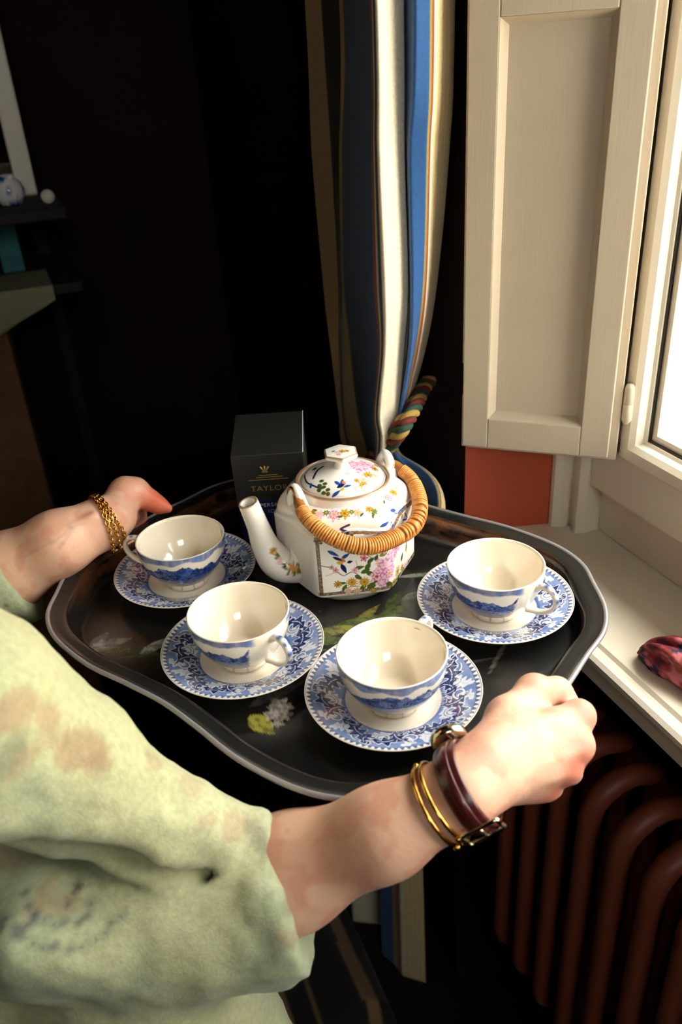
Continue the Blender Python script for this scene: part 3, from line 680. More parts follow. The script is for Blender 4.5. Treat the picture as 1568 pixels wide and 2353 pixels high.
for x, y, r, c, c2, m, n in [(812, 1341, .0048, YL, YL2, YL2, 12), (840, 1340, .0050, YL, YL2, YL2, 12), (779, 1346, .0036, YL2, YL, YL2, 9), (803, 1362, .0036, PALE, YL2, YL, 8), (824, 1361, .0036, PALE, YL2, YL, 8), (860, 1360, .0028, YL2, YL, YL, 8),
        (875, 1297, .0040, YL, PALE, YL2, 9), (885, 1268, .0036, PALE, YL, YL2, 8), (918, 1313, .0056, YL, PALE, YL2, 9), (928, 1306, .004, YL, YL2, YL2, 9), (910, 1338, .0036, YL, YL2, GN, 8),
        (915, 1257, .0068, PK, PK2, PK2, 6), (908, 1272, .0055, PK, PK2, PK, 7), (893, 1300, .0078, PK, PK2, PK, 6), (884, 1322, .0072, PK, PK2, PK2, 6), (868, 1328, .0048, PK, PKD, PKD, 5), (880, 1342, .0044, PK, PK2, PK, 6), (900, 1318, .0050, PK, PK2, YL, 7),
        (772, 1314, .0030, PALE, PKD, PKD, 5), (764, 1307, .0024, PALE, BN, BN, 5), (817, 1314, .0028, PK, PKD, PKD, 5), (839, 1286, .0034, PKD, PK, PKD, 5), (858, 1273, .0034, PALE, PK, PALE, 5), (935, 1300, .003, PALE, PK, PALE, 6)]:
    pp.flower((x, y), r * (1.55 if c is PK and r > .004 else 1.25), c, c2, m, n, seed=x * 7 + y)
# birds
def bird(cx, cy, sc, fl=1):
    for dx, dy, L, w, r, c in [(-18, -14, .0060, .0016, -35, BL), (8, -10, .0048, .0016, 35, BL), (0, 0, .0034, .0022, -30, OR), (-4, 4, .0030, .0018, -20, YL), (4, 16, .0056, .0020, -68, BLD), (16, 2, .0026, .0014, 10, BLD), (-8, -4, .005, .0014, -30, BLD)]:
        pp.leaf((cx + dx * sc * fl, cy + dy * sc), L * sc, w * sc, r * fl, c)
bird(788, 1292, 1.15)
pp.line([(803, 1210), (783, 1220), (802, 1226), (790, 1234), (776, 1234)], .0011, BLD)
for x, y in ((755, 1228), (812, 1232), (738, 1252)): pp.blob((x, y), .0018, .0013, 20, GN)
# right panel top: pine branch and bluebird
pp.line([(905, 1172), (915, 1180), (925, 1170), (936, 1162)], .0008, BL); pp.leaf((908, 1173), .0055, .002, -25, BL); pp.leaf((890, 1204), .0060, .0018, 10, BL); pp.leaf((904, 1202), .0036, .0022, 70, BL); pp.line([(935, 1180), (940, 1192), (930, 1196)], .0009, BL)
for x, y, r in ((936, 1166, 80), (928, 1186, 80), (938, 1240, 80)): pp.leaf((x, y), .0036, .0016, r, GN2)
pp.blob((932, 1234), .0014, .0014, 0, BL)
# sprays along the shoulder
for x, y, r, c, c2, m in [(715, 1176, .0034, YL2, YL, YL2), (735, 1178, .0044, PALE, PK, PALE), (767, 1178, .0056, PK, PK2, YL), (794, 1176, .0050, YL, YL2, YL2), (822, 1174, .0040, PALE, YL, YL), (750, 1174, .003, GN2, GN, YL), (808, 1172, .0026, GN2, GN, YL),
        (850, 1166, .0036, YL, YL2, YL2), (862, 1172, .003, GN2, GN2, YL2), (876, 1158, .0044, PALE, PK, PALE), (894, 1140, .0050, PK, PK2, YL), (907, 1128, .0042, YL, YL2, YL2), (915, 1118, .003, PALE, YL, PALE)]:
    pp.flower((x, y), r * 1.25, c, c2, m, 7, seed=x + y)
for x, y, r in [(708, 1184, 40), (724, 1168, -30), (780, 1184, 0), (832, 1178, 40), (860, 1182, 80), (886, 1150, 40)]: pp.leaf((x, y), .003, .001, r, GN)
# gilt line round the neck
pp.C = mixc(pp.C, GOLD, (np.abs(zrel - .1100) < .0007) * (ip > 150) * .9)
pot = thing('teapot', PC, 'white porcelain teapot painted with peonies, birds and gold, with a cane bail handle', 'teapot')
obj('body', V, Q, M_porc, pot, cols=pp.C)

def pl(r, a_deg, z): a = PHI0 + math.radians(a_deg); return PC + np.array([r * math.cos(a), r * math.sin(a), z])
# spout on the face left of the front panel
sa = PHI0 - math.pi / 3; so_ = math.radians(-160); sdir = np.array([math.cos(so_), math.sin(so_), 0])
path = spline([PC + sdir * a + [0, 0, b] for a, b in ((.040, .036), (.058, .030), (.074, .034), (.0845, .055), (.0900, .080), (.0965, .1070))], 48)
rad = np.interp(np.linspace(0, 1, 48), [0, .2, .4, .6, .8, 1], [.0270, .0235, .0180, .0138, .0108, .0096])
V, Q = tube(path, rad, 48, caps=False); Q = np.array(Q)
T_, N_, B_ = frames(path); k = 48
Vi = path[::-1][:14, None] + (rad[::-1][:14] - .0022)[:, None, None] * (np.cos(np.linspace(0, 2 * np.pi, k, endpoint=False))[None, :, None] * N_[::-1][:14, None] + np.sin(np.linspace(0, 2 * np.pi, k, endpoint=False))[None, :, None] * B_[::-1][:14, None])
cutz = lambda X: X
V2 = np.concatenate([V, Vi.reshape(-1, 3)]); Q2 = gridq(48 + 14, k, False, True); 
N = vnormals(V2, Q2)
if ((V2[:48 * k] - np.repeat(path, k, 0)) * N[:48 * k]).sum() < 0: Q2 = Q2[:, ::-1].copy(); N = -N
ps = Painter(V2, N, P_WH, .0003)
for x, y, r, c, c2, m in [(630, 1266, .0034, YL, YL2, YL2), (637, 1280, .0026, GN2, GN, YL2), (648, 1291, .0040, PALE, PK, PALE), (672, 1303, .0050, YL, OR, OR), (690, 1308, .0034, GN, YL2, YL2), (657, 1300, .003, GN, GN2, GN), (684, 1316, .003, YL2, GN, YL)]:
    ps.flower((x, y), r * 1.2, c, c2, m, 6, seed=x)
for x, y, r in [(640, 1275, 60), (655, 1308, -20), (664, 1318, 60), (685, 1298, 30), (697, 1312, 70)]: ps.leaf((x, y), .0034, .0014, r, GN)
li = np.repeat(np.arange(62), k); ps.C = mixc(ps.C, GOLD, ((li == 47) | (li == 48)) * .8)
fixn(obj('spout', V2, Q2, M_porc, pot, cols=ps.C))
# lugs for the handle: pointed loops of clay with gilt edges
def lug(side):
    a = sa if side == 0 else sa + math.pi; dr = np.array([math.cos(a), math.sin(a), 0]); tg = np.array([-dr[1], dr[0], 0])
    b0 = PC + dr * .0515 + [0, 0, .092]
    pts = [b0 - tg * .0130 + [0, 0, -.004], b0 - tg * .0105 + dr * .002 + [0, 0, .010], b0 - tg * .0050 + dr * .003 + [0, 0, .0215], b0 + dr * .003 + [0, 0, .0255], b0 + tg * .0050 + dr * .003 + [0, 0, .0215], b0 + tg * .0105 + dr * .002 + [0, 0, .010], b0 + tg * .0130 + [0, 0, -.004]]
    P = spline(pts, 40); V, Q = tube(P, np.interp(np.linspace(0, 1, 40), [0, .5, 1], [.0056, .0042, .0056]), 14)
    lo = fixn(obj('lug', V, Q, M_porc, pot, cols=np.broadcast_to(np.array(P_WH), (len(V), 3))))
    V, Q = tube(P[8:32] + dr * .0034 + [0, 0, .0010], .0016, 8); fixn(obj('gilt_edge', V, Q, M_gilt, lo))
    return b0 + dr * .003 + np.array([0, 0, .0195])
L0, L1 = lug(0), lug(1)
# cane bail handle, swung down over the front panel
M_cane = mat('cane', srgb(206, 136, 62), .38, noise=(220, .25, 3), bump=(500, .2, .0006), coat=.15)
M_caned = mat('cane_core', srgb(150, 92, 42), .5, noise=(220, .25, 3))
axd = nrm(L1 - L0); span = np.linalg.norm(L1 - L0); mid = (L0 + L1) / 2
perp0 = nrm(np.cross(axd, [0, 0, 1.0])); perp0 = perp0 if perp0[1] < 0 else -perp0           # horizontal, towards the viewer
best = None
for dp in np.radians(np.arange(0, 70, 1.0)):
    for ln in np.arange(.085, .150, .0025):
        d_ = perp0 * math.cos(dp) + np.array([0, 0, -math.sin(dp)]); p = proj(mid + d_ * ln + axd * .004)
        e = (p[0] - 842) ** 2 + (p[1] - 1222) ** 2 + (0 if ln * math.cos(dp) > .076 else 1e6)
        if best is None or e < best[0]: best = (e, dp, ln)
_, dp, ln = best; ln = float(ln)
hd = perp0 * math.cos(dp) + np.array([0, 0, -math.sin(dp)])
hw_ = span / 2
hpts = [L0, L0 - axd * .004 + hd * .014, L0 - axd * .006 + hd * ln * .40, mid - axd * hw_ * .92 + hd * ln * .72, mid - axd * hw_ * .55 + hd * ln * .95, mid + hd * ln, mid + axd * hw_ * .55 + hd * ln * .95, mid + axd * hw_ * .95 + hd * ln * .72, L1 + axd * .008 + hd * ln * .40, L1 + axd * .005 + hd * .014, L1]
HPth = spline(hpts, 360)
rr = np.interp(np.linspace(0, 1, 360), [0, .05, .09, .3, .5, .7, .91, .95, 1], [.0030, .0042, .0058, .0066, .0072, .0066, .0058, .0042, .0030])
V, Q = tube(HPth, rr * .90, 16); bh = fixn(obj('bail_handle', V, Q, M_caned, pot))
seg = np.r_[0, np.cumsum(np.linalg.norm(np.diff(HPth, axis=0), axis=1))]; Lh = seg[-1]
T_, N_, B_ = frames(HPth)
s_ = .020
turns = 0; a_ = np.linspace(0, 2 * np.pi, 22, endpoint=False)
while s_ < Lh - .020:                                                # each turn of the winding
    f = np.interp(s_, seg, np.arange(360)); i = int(f); r = rr[i] ; wide = .0026 if abs(s_ / Lh - .5) < .34 else .0016
    skew = .0022 * math.sin(s_ * 900) if abs(s_ / Lh - .62) < .10 else .0003
    P = HPth[i] + r * (np.cos(a_)[:, None] * N_[i] + np.sin(a_)[:, None] * B_[i]) + T_[i] * (skew * np.cos(a_ * (1 if turns % 2 else -1)))[:, None]
    V, Q = tube(P, wide * .52, 7, closed=True)
    fixn(obj('cane_turn', V, Q, M_cane, bh)); s_ += wide * 1.0; turns += 1
# wire loops through the lugs
for Lp, sg in ((L0, -1), (L1, 1)):
    P = [Lp + nrm(np.cross(axd, hd)) * .0045 * math.cos(a) + hd * (.006 + .0085 * math.sin(a)) for a in np.linspace(0, 2 * np.pi, 20, endpoint=False)]
    V, Q = tube(P, .0011, 8, closed=True); fixn(obj('wire_loop', V, Q, M_gilt, pot))
# lid with a six-sided knob
LC = PC + np.array([0, 0, .1064]); KL = 600
lp = [(.0001, -.001), (.0405, -.001), (.0420, 0), (.0424, .0012), (.0420, .0022), (.0408, .0024)] + [(.0400 * math.cos(a), .0026 + .0135 * math.sin(a)) for a in np.linspace(.02, 1.36, 60)] + [(.0078, .0166), (.0068, .0190), (.0066, .0215), (.0075, .0240)]
V, Q = lathe(lp, KL, LC); N = vnormals(V, Q)
if N[np.tile(np.arange(len(lp)), KL) == 30][:, 2].mean() < 0: Q = Q[:, ::-1].copy(); N = -N
pq = Painter(V, N, P_WH, .0003)
for x, y, r, c, c2, m, n in [(828, 1068, .0085, PK, PK2, PK, 6), (846, 1064, .0070, PK, PK2, PK2, 6), (812, 1062, .0055, PK, PK2, PK, 6), (800, 1084, .0026, PALE, PK, PK, 5), (848, 1088, .0048, YL, YL2, YL2, 9), (864, 1074, .0038, YL2, YL, GN, 8), (855, 1100, .0046, PALE, PK, PALE, 7), (836, 1098, .0036, PALE, PK, YL, 7), (839, 1112, .0044, YL, YL2, YL2, 8), (820, 1100, .0024, YL, YL2, YL2, 6), (820, 1118, .0026, PALE, PK, PK, 5), (866, 1090, .003, PALE, YL, YL, 6), (868, 1065, .003, YL2, YL, GN, 6)]:
    pq.flower((x, y), r * (1.5 if c is PK else 1.3), c, c2, m, n, seed=x)
for x, y, L, w, r, c in [(775, 1108, .0050, .0018, -40, BL), (785, 1104, .0044, .0018, 80, BL), (783, 1112, .0050, .0020, 30, BLD), (800, 1113, .0044, .0014, 8, BL), (772, 1130, .0056, .0016, 40, BL), (793, 1106, .0028, .0016, -60, OR), (786, 1120, .003, .0014, 50, YL)]: pq.leaf((x, y), L, w, r, c)
for x, y in [(737, 1102), (733, 1112), (742, 1116), (752, 1122), (730, 1124), (741, 1130), (750, 1134), (735, 1118), (745, 1108)]: pq.blob((x, y), .0024, .0020, x, GN, wob=.4, seed=x)
pq.line([(697, 1090), (702, 1106), (716, 1112), (728, 1118)], .0009, BLD); pq.line([(712, 1110), (712, 1116)], .0014, BL); pq.line([(697, 1090), (706, 1078), (722, 1066), (748, 1058)], .0008, BL); pq.line([(718, 1096), (728, 1078), (742, 1068)], .0012, BLD); pq.blob((722, 1074), .003, .0018, 40, GN)
rl = np.hypot(V[:, 0] - LC[0], V[:, 1] - LC[1]); pq.C = mixc(pq.C, GOLD, (np.abs(rl - .0405) < .0005) * (N[:, 2] > 0) * .55)
lid = obj('lid', V, Q, M_porc, pot, cols=pq.C)
ak = np.linspace(0, 2 * np.pi, 240, endpoint=False); ck = np.cos(ak[:, None] - (PHI0 + math.pi / 6 + np.arange(6) * math.pi / 3)[None]).clip(0, None); hk = (ck ** 30).sum(1) ** (-1 / 30)
kp = [(.0001, .0225), (.0060, .0228), (.0105, .0248), (.0150, .0272), (.0158, .0292), (.0154, .0308), (.0146, .0313)] + [(r, .0313 + .0016 * (1 - (r / .0146) ** 2)) for r in np.linspace(.0135, .0001, 22)]
V = np.stack([np.stack([r * hk * np.cos(ak), r * hk * np.sin(ak), np.full(240, z)], 1) for r, z in kp], 1).reshape(-1, 3) + LC; Q = gridq(240, len(kp), True, False); N = vnormals(V, Q)
if N[np.tile(np.arange(len(kp)), 240) == 15][:, 2].mean() < 0: Q = Q[:, ::-1].copy(); N = -N
pk_ = Painter(V, N, P_WH, .0002)
for x, y, r, c, c2, m in [(785, 1033, .0038, YL, YL2, YL2), (772, 1036, .0028, PALE, PK, PALE), (797, 1032, .003, YL, GN2, YL2), (777, 1040, .003, PK, PK2, PALE), (766, 1033, .002, GN2, GN, YL)]: pk_.flower((x, y), r, c, c2, m, 6, seed=x)
rk = np.tile(np.arange(len(kp)), 240); pk_.C = mixc(pk_.C, GOLD, ((rk == 5) | (rk == 6)) * .85)
obj('knob', V, Q, M_porc, lid, cols=pk_.C)

# ================================================================== TEA BOX
M_card = mat('black_card', srgb(34, 33, 30), .42, noise=(200, .1, 2)); M_cardb = mat('navy_label', srgb(24, 34, 84), .4, noise=(200, .15, 2))
M_gold = mat('gold_print', srgb(190, 160, 96), .35, metal=.6); M_pale = mat('pale_print_and_glint', srgb(210, 216, 230), .2)  # last one: pale lettering, and the glint painted on the box edge
BX, BY, BW, BD, BH, TL = -.1115, .789, .076, .088, .112, math.radians(7)
def bp(x, y, z): return np.array([BX + x, BY + y * math.cos(TL) - z * math.sin(TL), ZT + .0006 + y * math.sin(TL) + z * math.cos(TL)])
def bbox(lo, hi): V, Q = boxv(lo, hi); return np.array([bp(*v) for v in V]), Q
tb = thing('tea_box', bp(BW / 2, BD / 2, 0), 'tall black card tea box with gold lettering behind the teapot spout', 'box')
V, Q = bbox((0, 0, 0), (BW, BD, BH)); fixn(bevel(obj('carton', V, Q, M_card, tb, smooth=False), .0008))
V, Q = bbox((.0015, -.0004, .002), (BW - .0015, .0, .0545)); fixn(obj('label_panel', V, Q, M_cardb, tb, smooth=False))
V, Q = bbox((BW - .0003, 0, BH - .0006), (BW + .0004, BD, BH + .0003)); fixn(obj('edge_glint', V, Q, M_pale, tb, smooth=False))  # bright reflection along the right edge, built as a pale strip
def text(body, x, z, size, parent, m, align='LEFT'):
    cu = bpy.data.curves.new('lettering', 'FONT'); cu.body = body; cu.size = size; cu.align_x = align; cu.extrude = .00005; cu.space_character = 1.12
    tmp = bpy.data.objects.new('tmp', cu); COL.objects.link(tmp); bpy.context.view_layer.update()
    me = bpy.data.meshes.new_from_object(tmp); bpy.data.objects.remove(tmp)
    co = np.zeros(len(me.vertices) * 3); me.vertices.foreach_get('co', co); co = co.reshape(-1, 3)
    W = np.array([bp(x + c[0], -.0006 - c[2], z + c[1]) for c in co]) - np.array(parent['_o'])
    me.vertices.foreach_set('co', W.astype(np.float32).ravel()); me.materials.clear(); me.materials.append(m); me.update()
    o = bpy.data.objects.new('lettering', me); COL.objects.link(o); o.parent = parent; return o
text('TAYLORS', .0165, .0665, .0098, tb, M_gold)
text('PERSAL', .024, .0455, .0066, tb, M_pale); text('ION', .0320, .0370, .0066, tb, M_pale)
text('of Harrogate', .026, .0445, .0030, tb, M_gold) if False else None
for zz, x0, x1 in ((.0805, .016, .058), (.0835, .024, .052), (.0860, .027, .047)):
    V, Q = bbox((x0, -.0005, zz), (x1, -.0001, zz + .0005)); fixn(obj('gold_rule', V, Q, M_gold, tb, smooth=False))
for dx, rt in ((-.0030, 28), (0, 0), (.0030, -28)):                    # three-feather crest
    P = [bp(.0340 + dx * .4 + math.sin(math.radians(-rt)) * a, -.0006, .0915 + math.cos(math.radians(rt)) * a) for a in np.linspace(0, .0062, 8)] + [bp(.0340 + dx * .4 + math.sin(math.radians(-rt)) * .0058 + .0010 * (1 if rt <= 0 else -1), -.0006, .0915 + math.cos(math.radians(rt)) * .0054)]
    V, Q = tube(P, np.interp(np.linspace(0, 1, 9), [0, .6, .85, 1], [.0004, .0010, .0009, .0004]), 6); fixn(obj('crest_feather', V, Q, M_gold, tb))
V, Q = bbox((.0307, -.0005, .0900), (.0373, -.0001, .0910)); fixn(obj('crest_band', V, Q, M_gold, tb, smooth=False))

# ================================================================== CURTAIN
rows_y = [0, 350, 650, 800, 950, 1035]
cols_x = {  # px across the curtain at those heights
 'A': (702, 718, 744, 760, 778, 792), 'B': (740, 763, 778, 778, 784, 800), 'C': (786, 781, 782, 783, 787, 804), 'C2': (790, 787, 791, 806, 824, 846),
 'D': (853, 857, 862, 872, 860, 864), 'E': (867, 872, 884, 886, 873, 878), 'F': (925, 928, 936, 927, 914, 902), 'F2': (927, 931, 940, 938, 917, 904),
 'M': (955, 944, 949, 944, 920, 906), 'G': (986, 979, 970, 952, 923, 908), 'H': (998, 988, 980, 962, 926, 910), 'I': (1044, 1031, 1003, 977, 935, 916)}
cols_t = {'A': -.050, 'B': -.040, 'C': -.026, 'C2': -.034, 'D': -.102, 'E': -.106, 'F': -.072, 'F2': -.062, 'M': -.074, 'G': -.060, 'H': -.053, 'I': -.010}
names = list(cols_x)
CT = []
for k in names:
    col = []
    for j, y in enumerate(rows_y):
        tt_ = cols_t[k] * (1 if j < 4 else (.9 if j == 4 else .8)) - (0 if j < 4 else (.012 if j == 4 else .02)); col.append(PW(cols_x[k][j], y, tt_))
    CT.append(col)
CT = np.array(CT)                                                    # [column][row]
topc = CT[:, :1].copy(); sp0 = topc[:, 0, :2].mean(0)
topc[:, 0, :2] = sp0 + (topc[:, 0, :2] - sp0) * 1.06; topc[:, 0, 2] = 2.62
m1 = CT[:, :1].copy(); m1[:, 0, :2] = sp0 + (m1[:, 0, :2] - sp0) * 1.03; m1[:, 0, 2] = 2.0
# below the tie: falls, flares and reaches the floor
n_ = len(names); low = []
ss = np.linspace(-.30, -.015, n_); zig = np.array([-.03, -.045, -.03, -.04, -.085, -.09, -.05, -.04, -.07, -.06, -.055, -.03])
for z, wf in ((.90, .30), (.72, .62), (.45, .85), (.15, 1.0), (.004, 1.05)):
    sc_ = -.085 + (ss + .085) * wf; low.append([STZ(s, t * (.6 + .6 * wf) - .02, z) for s, t in zip(sc_, zig)])
low = np.array(low).transpose(1, 0, 2)
# right-hand flare seen beside the teapot
for r_, (y_, xs) in enumerate(((1150, (1022, 1014, 1008)),)):
    for kk, xx in zip((-1, -2, -3), xs): low[kk, 0] = PW(xx, 1160, -.030 - .008 * (-kk)); 
    low[-4, 0] = PW(965, 1160, -.05); low[-5, 0] = PW(930, 1160, -.06)
full = np.concatenate([topc, m1, CT, low], 1)                          # column, row, xyz
NRW = 150
rz = np.array([spline(full[c], NRW) for c in range(n_)])               # resample rows
# resample across
fu = {'A': 0, 'B': 5, 'C': 9, 'C2': 12, 'D': 20, 'E': 22, 'F': 30, 'F2': 32, 'M': 36, 'G': 40, 'H': 42, 'I': 50}
us = np.array([fu[k] for k in names], float); NU = 240; ug = np.linspace(0, 50, NU)
Vg = np.zeros((NU, NRW, 3))
for r in range(NRW):
    for d in range(3):
        lin = np.interp(ug, us, rz[:, r, d]); Vg[:, r, d] = lin
    for _ in range(2): Vg[1:-1, r] = .25 * Vg[:-2, r] + .5 * Vg[1:-1, r] + .25 * Vg[2:, r]
NAV, CRM, YEL, RED, TEAL, OLV, BEI = srgb(26, 80, 142), srgb(226, 214, 192), srgb(224, 196, 122), srgb(150, 60, 40), srgb(26, 74, 88), srgb(140, 128, 52), srgb(150, 122, 84)
uu = np.repeat(ug, NRW); C = np.zeros((NU * NRW, 3)); BLK = srgb(34, 28, 26)
def st(a, b, c): 
    m = (uu >= a) & (uu < b); C[m] = c
st(0, 5, BEI); st(5, 8.7, BLK); st(8.7, 12, YEL); st(9.2, 9.5, RED); st(12, 12.5, OLV); st(12.5, 20, NAV); st(20, 20.7, RED); st(20.7, 21.1, CRM); st(21.1, 21.6, TEAL); st(21.6, 22, CRM); st(22, 30, CRM); st(30, 30.5, TEAL); st(30.5, 31, CRM); st(31, 31.6, RED); st(31.6, 40, NAV); st(40, 40.9, OLV); st(40.9, 41.8, RED); st(41.8, 51, CRM)  # near-black strip after the beige: fold valley's shade put into the colour
ym = (uu >= 42.5); w_ = .5 + .5 * np.sin(uu * 4.2); C[ym] = C[ym] * (1 - (.35 + w_[ym] * .6)[:, None]) + np.array(YEL) * (.35 + w_[ym] * .6)[:, None]
ym = (uu >= 9.6) & (uu < 12); C[ym] = np.array(YEL) * .8 + np.array(CRM) * .2
M_curt = mat('striped_curtain_cotton', NAV, .85, attr='Col', noise=(300, .1, 2), bump=(900, .12, .0006), sheen=.15)
curt = obj('curtain', Vg.reshape(-1, 3), gridq(NU, NRW), M_curt, cols=C, loc=STZ(-.1, -.05, 0))
sm = curt.modifiers.new('cloth', 'SOLIDIFY'); sm.thickness = .0012
tag(curt, 'blue, cream and yellow striped curtain tied back beside the shutter', 'curtain')
# twisted rope tie-back
cols_r = [srgb(170, 140, 70), srgb(110, 40, 32), srgb(40, 72, 60)]
M_rope = [mat('rope_cord', c, .8, bump=(600, .3, .0006)) for c in cols_r]
tie = thing('curtain_tieback', PW(905, 1000, -.10), 'twisted yellow, red and green rope tying back the striped curtain', 'rope')
for off in (0, 1):
    P0 = spline([PW(832 + off * 20, 1075 - off * 4, -.088), PW(868 + off * 19, 1040 - off * 4, -.090), PW(908 + off * 17, 992 - off * 4, -.088), PW(944 + off * 12, 938 - off * 4, -.060), PW(968 + off * 6, 896, -.020), PW(986 + off * 6, 874, -.003)], 90)
    T_, N_, B_ = frames(P0)
    for sidx in range(3):
        ph = np.linspace(0, 13 * np.pi, 90) + sidx * 2 * np.pi / 3
        P = P0 + .0042 * (np.cos(ph)[:, None] * N_ + np.sin(ph)[:, None] * B_)
        V, Q = tube(P, .0042, 8); fixn(obj('strand', V, Q, M_rope[sidx], tie))

# striped cloth lying folded on the floor below
NH, NV_ = 90, 70; gx = np.linspace(-.34, .10, NH); gy = np.linspace(.135, .50, NV_)
G = np.stack(np.meshgrid(gx, gy, indexing='ij'), -1).reshape(-1, 2)
hgt = .05 + .09 * sstep(.50, .18, G[:, 1]) + .03 * np.sin(G[:, 1] * 34 + G[:, 0] * 6) * sstep(.135, .20, G[:, 1]) + .02 * fbm(G * 14, 3, 4)
edge = np.minimum.reduce([G[:, 0] + .34, .10 - G[:, 0], G[:, 1] - .135, .50 - G[:, 1]]); hgt = hgt * sstep(0, .03, edge) + .003
V = np.array([[*(WK + WD * a - WN * b), h] for (a, b), h in zip(G, hgt)])
sv = (G[:, 1] + .02 * fbm(G * 5, 2, 3)) * 100 % 13.0
C = np.broadcast_to(np.array(BLK), (len(V), 3)).copy(); C[(sv > 5.6) & (sv < 8.0)] = BEI; C[(sv > 2.0) & (sv < 2.4)] = BEI
hp_ = obj('striped_cloth', V, gridq(NH, NV_), M_curt, cols=C, loc=STZ(-.12, -.2, 0)); fixn(hp_)
tag(hp_, 'dark striped cloth lying in folds on the floor under the curtain', 'cloth')

# ================================================================== RED CLOTH ON THE SILL
cen = PZ(1560, 1545, ZS)[:2]; ax2 = WD; a_, b_ = np.linspace(0, 2 * np.pi, 96, endpoint=False), np.linspace(0, 1, 60)
tipc = PZ(1468, 1505, ZS)[:2]; dr = nrm(np.r_[PZ(1568, 1560, ZS)[:2] - tipc, 0])[:2]; pr_ = np.array([-dr[1], dr[0]])
rows = []
for b in b_:
    w = .020 * (1 - (1 - min(b * 3.2, 1)) ** 2) ** .5 * (1 if b < .7 else (1 - ((b - .7) / .3) ** 2) ** .5 * .98 + .02) + .0006; ce = tipc + dr * (b * .16)
    r = []
    for a in a_:
        f = 1 + .16 * math.sin(3 * a + b * 7) + .10 * math.sin(7 * a - b * 15) + .25 * (float(vnoise(np.array([math.cos(a) * 1.6 + 5, math.sin(a) * 1.6, b * 6.0]), 3)) - .5)
        if abs(a - 1.9) < .35: f -= .30 * (1 - abs(a - 1.9) / .35)                       # opening slit
        r.append(np.array([*(ce + pr_ * w * f * math.cos(a)), ZS + .0004 + max(0, w * 1.02 * (1 + f * math.sin(a)) * .98)]))
    rows.append(r)
V = np.array(rows).reshape(-1, 3); Q = gridq(60, 96, False, True)
C = np.broadcast_to(np.array(srgb(150, 44, 58)), (len(V), 3)).copy()
n1 = fbm(V * 70, 4, 3); n2 = fbm(V * 95 + 9, 4, 8); n3 = fbm(V * 60 + 3, 3, 18)
C = mixc(C, srgb(212, 118, 128), sstep(.50, .58, n1)); C = mixc(C, srgb(40, 34, 64), sstep(.54, .60, n2)); C = mixc(C, srgb(150, 60, 34), sstep(.60, .66, n3)); C = mixc(C, srgb(90, 18, 32), sstep(.42, .36, n1))
M_red = mat('printed_red_cotton', (.3, .05, .06), .8, attr='Col', bump=(500, .3, .001))
rc = fixn(obj('cloth_pouch', V, Q, M_red, cols=C, loc=np.array([*cen, ZS]))); tag(rc, 'crumpled red and navy printed cloth pouch on the window sill', 'pouch')

# ================================================================== FAR CORNER OF THE ROOM
M_white = mat('white_gloss_frame', srgb(236, 230, 214), .4); M_wood = mat('dark_walnut', srgb(16, 11, 9), .75, noise=(12, .3, 4, (1, 8, 1)))
ez = lambda x, y, ds: None
def PE(x, y, s):                                                       # point on a sight line at distance s along the wall
    r = ray(x, y); D = np.array([WD[0], WD[1], 0]); k = (WK @ WD + s - D @ CAM) / (D @ r); return CAM + k * r
SE = SMIN
def ebox(x0, y0, x1, y1, s0, dep):
    """box facing the room whose front face spans two corners seen at px and which is dep thick"""
    a = PE(x0, y1, s0); b = PE(x1, y0, s0); ta = (a[:2] - WK) @ WN; tb_ = (b[:2] - WK) @ WN
    V, Q = boxv((s0 - dep, min(ta, tb_), min(a[2], b[2])), (s0, max(ta, tb_), max(a[2], b[2]))); return np.array([STZ(*v) for v in V]), Q

# ================================================================== THE WOMAN
SK = srgb(206, 158, 134)
def chain(P, pts, rads, k=None):
    """tapered limb through joints"""
    d = None
    for a, b, ra, rb in zip(pts[:-1], pts[1:], rads[:-1], rads[1:]):
        c = sd_cone(P, a, b, ra, rb); d = c if d is None else smin(d, c, k or .006)
    return d
# ---- right arm: joints from measured sight lines
R_sh = PD(-190, 1660, .445); R_el = PD(505, 2062, .584)
R_f1 = PD(668, 2003, .567); R_f2 = PD(884, 1911, .537); R_w = PD(1052, 1822, .525); R_h = PD(1110, 1778, .537)
R_mcp = [PD(1330, 1645, .594), PD(1326, 1712, .578), PD(1298, 1764, .576), PD(1254, 1803, .583)]
R_pip = [PD(1330, 1676, .648), PD(1330, 1726, .636), PD(1310, 1774, .626), PD(1268, 1808, .616)]
R_dip = [PD(1288, 1668, .664), PD(1288, 1714, .654), PD(1272, 1758, .644), PD(1238, 1790, .632)]
R_tip = [PD(1248, 1652, .662), PD(1248, 1696, .654), PD(1234, 1740, .646), PD(1208, 1774, .634)]
R_th = [PD(1118, 1742, .548), PD(1168, 1652, .584), PD(1228, 1592, .612), PD(1280, 1590, .622), PD(1302, 1612, .622)]
view = CF
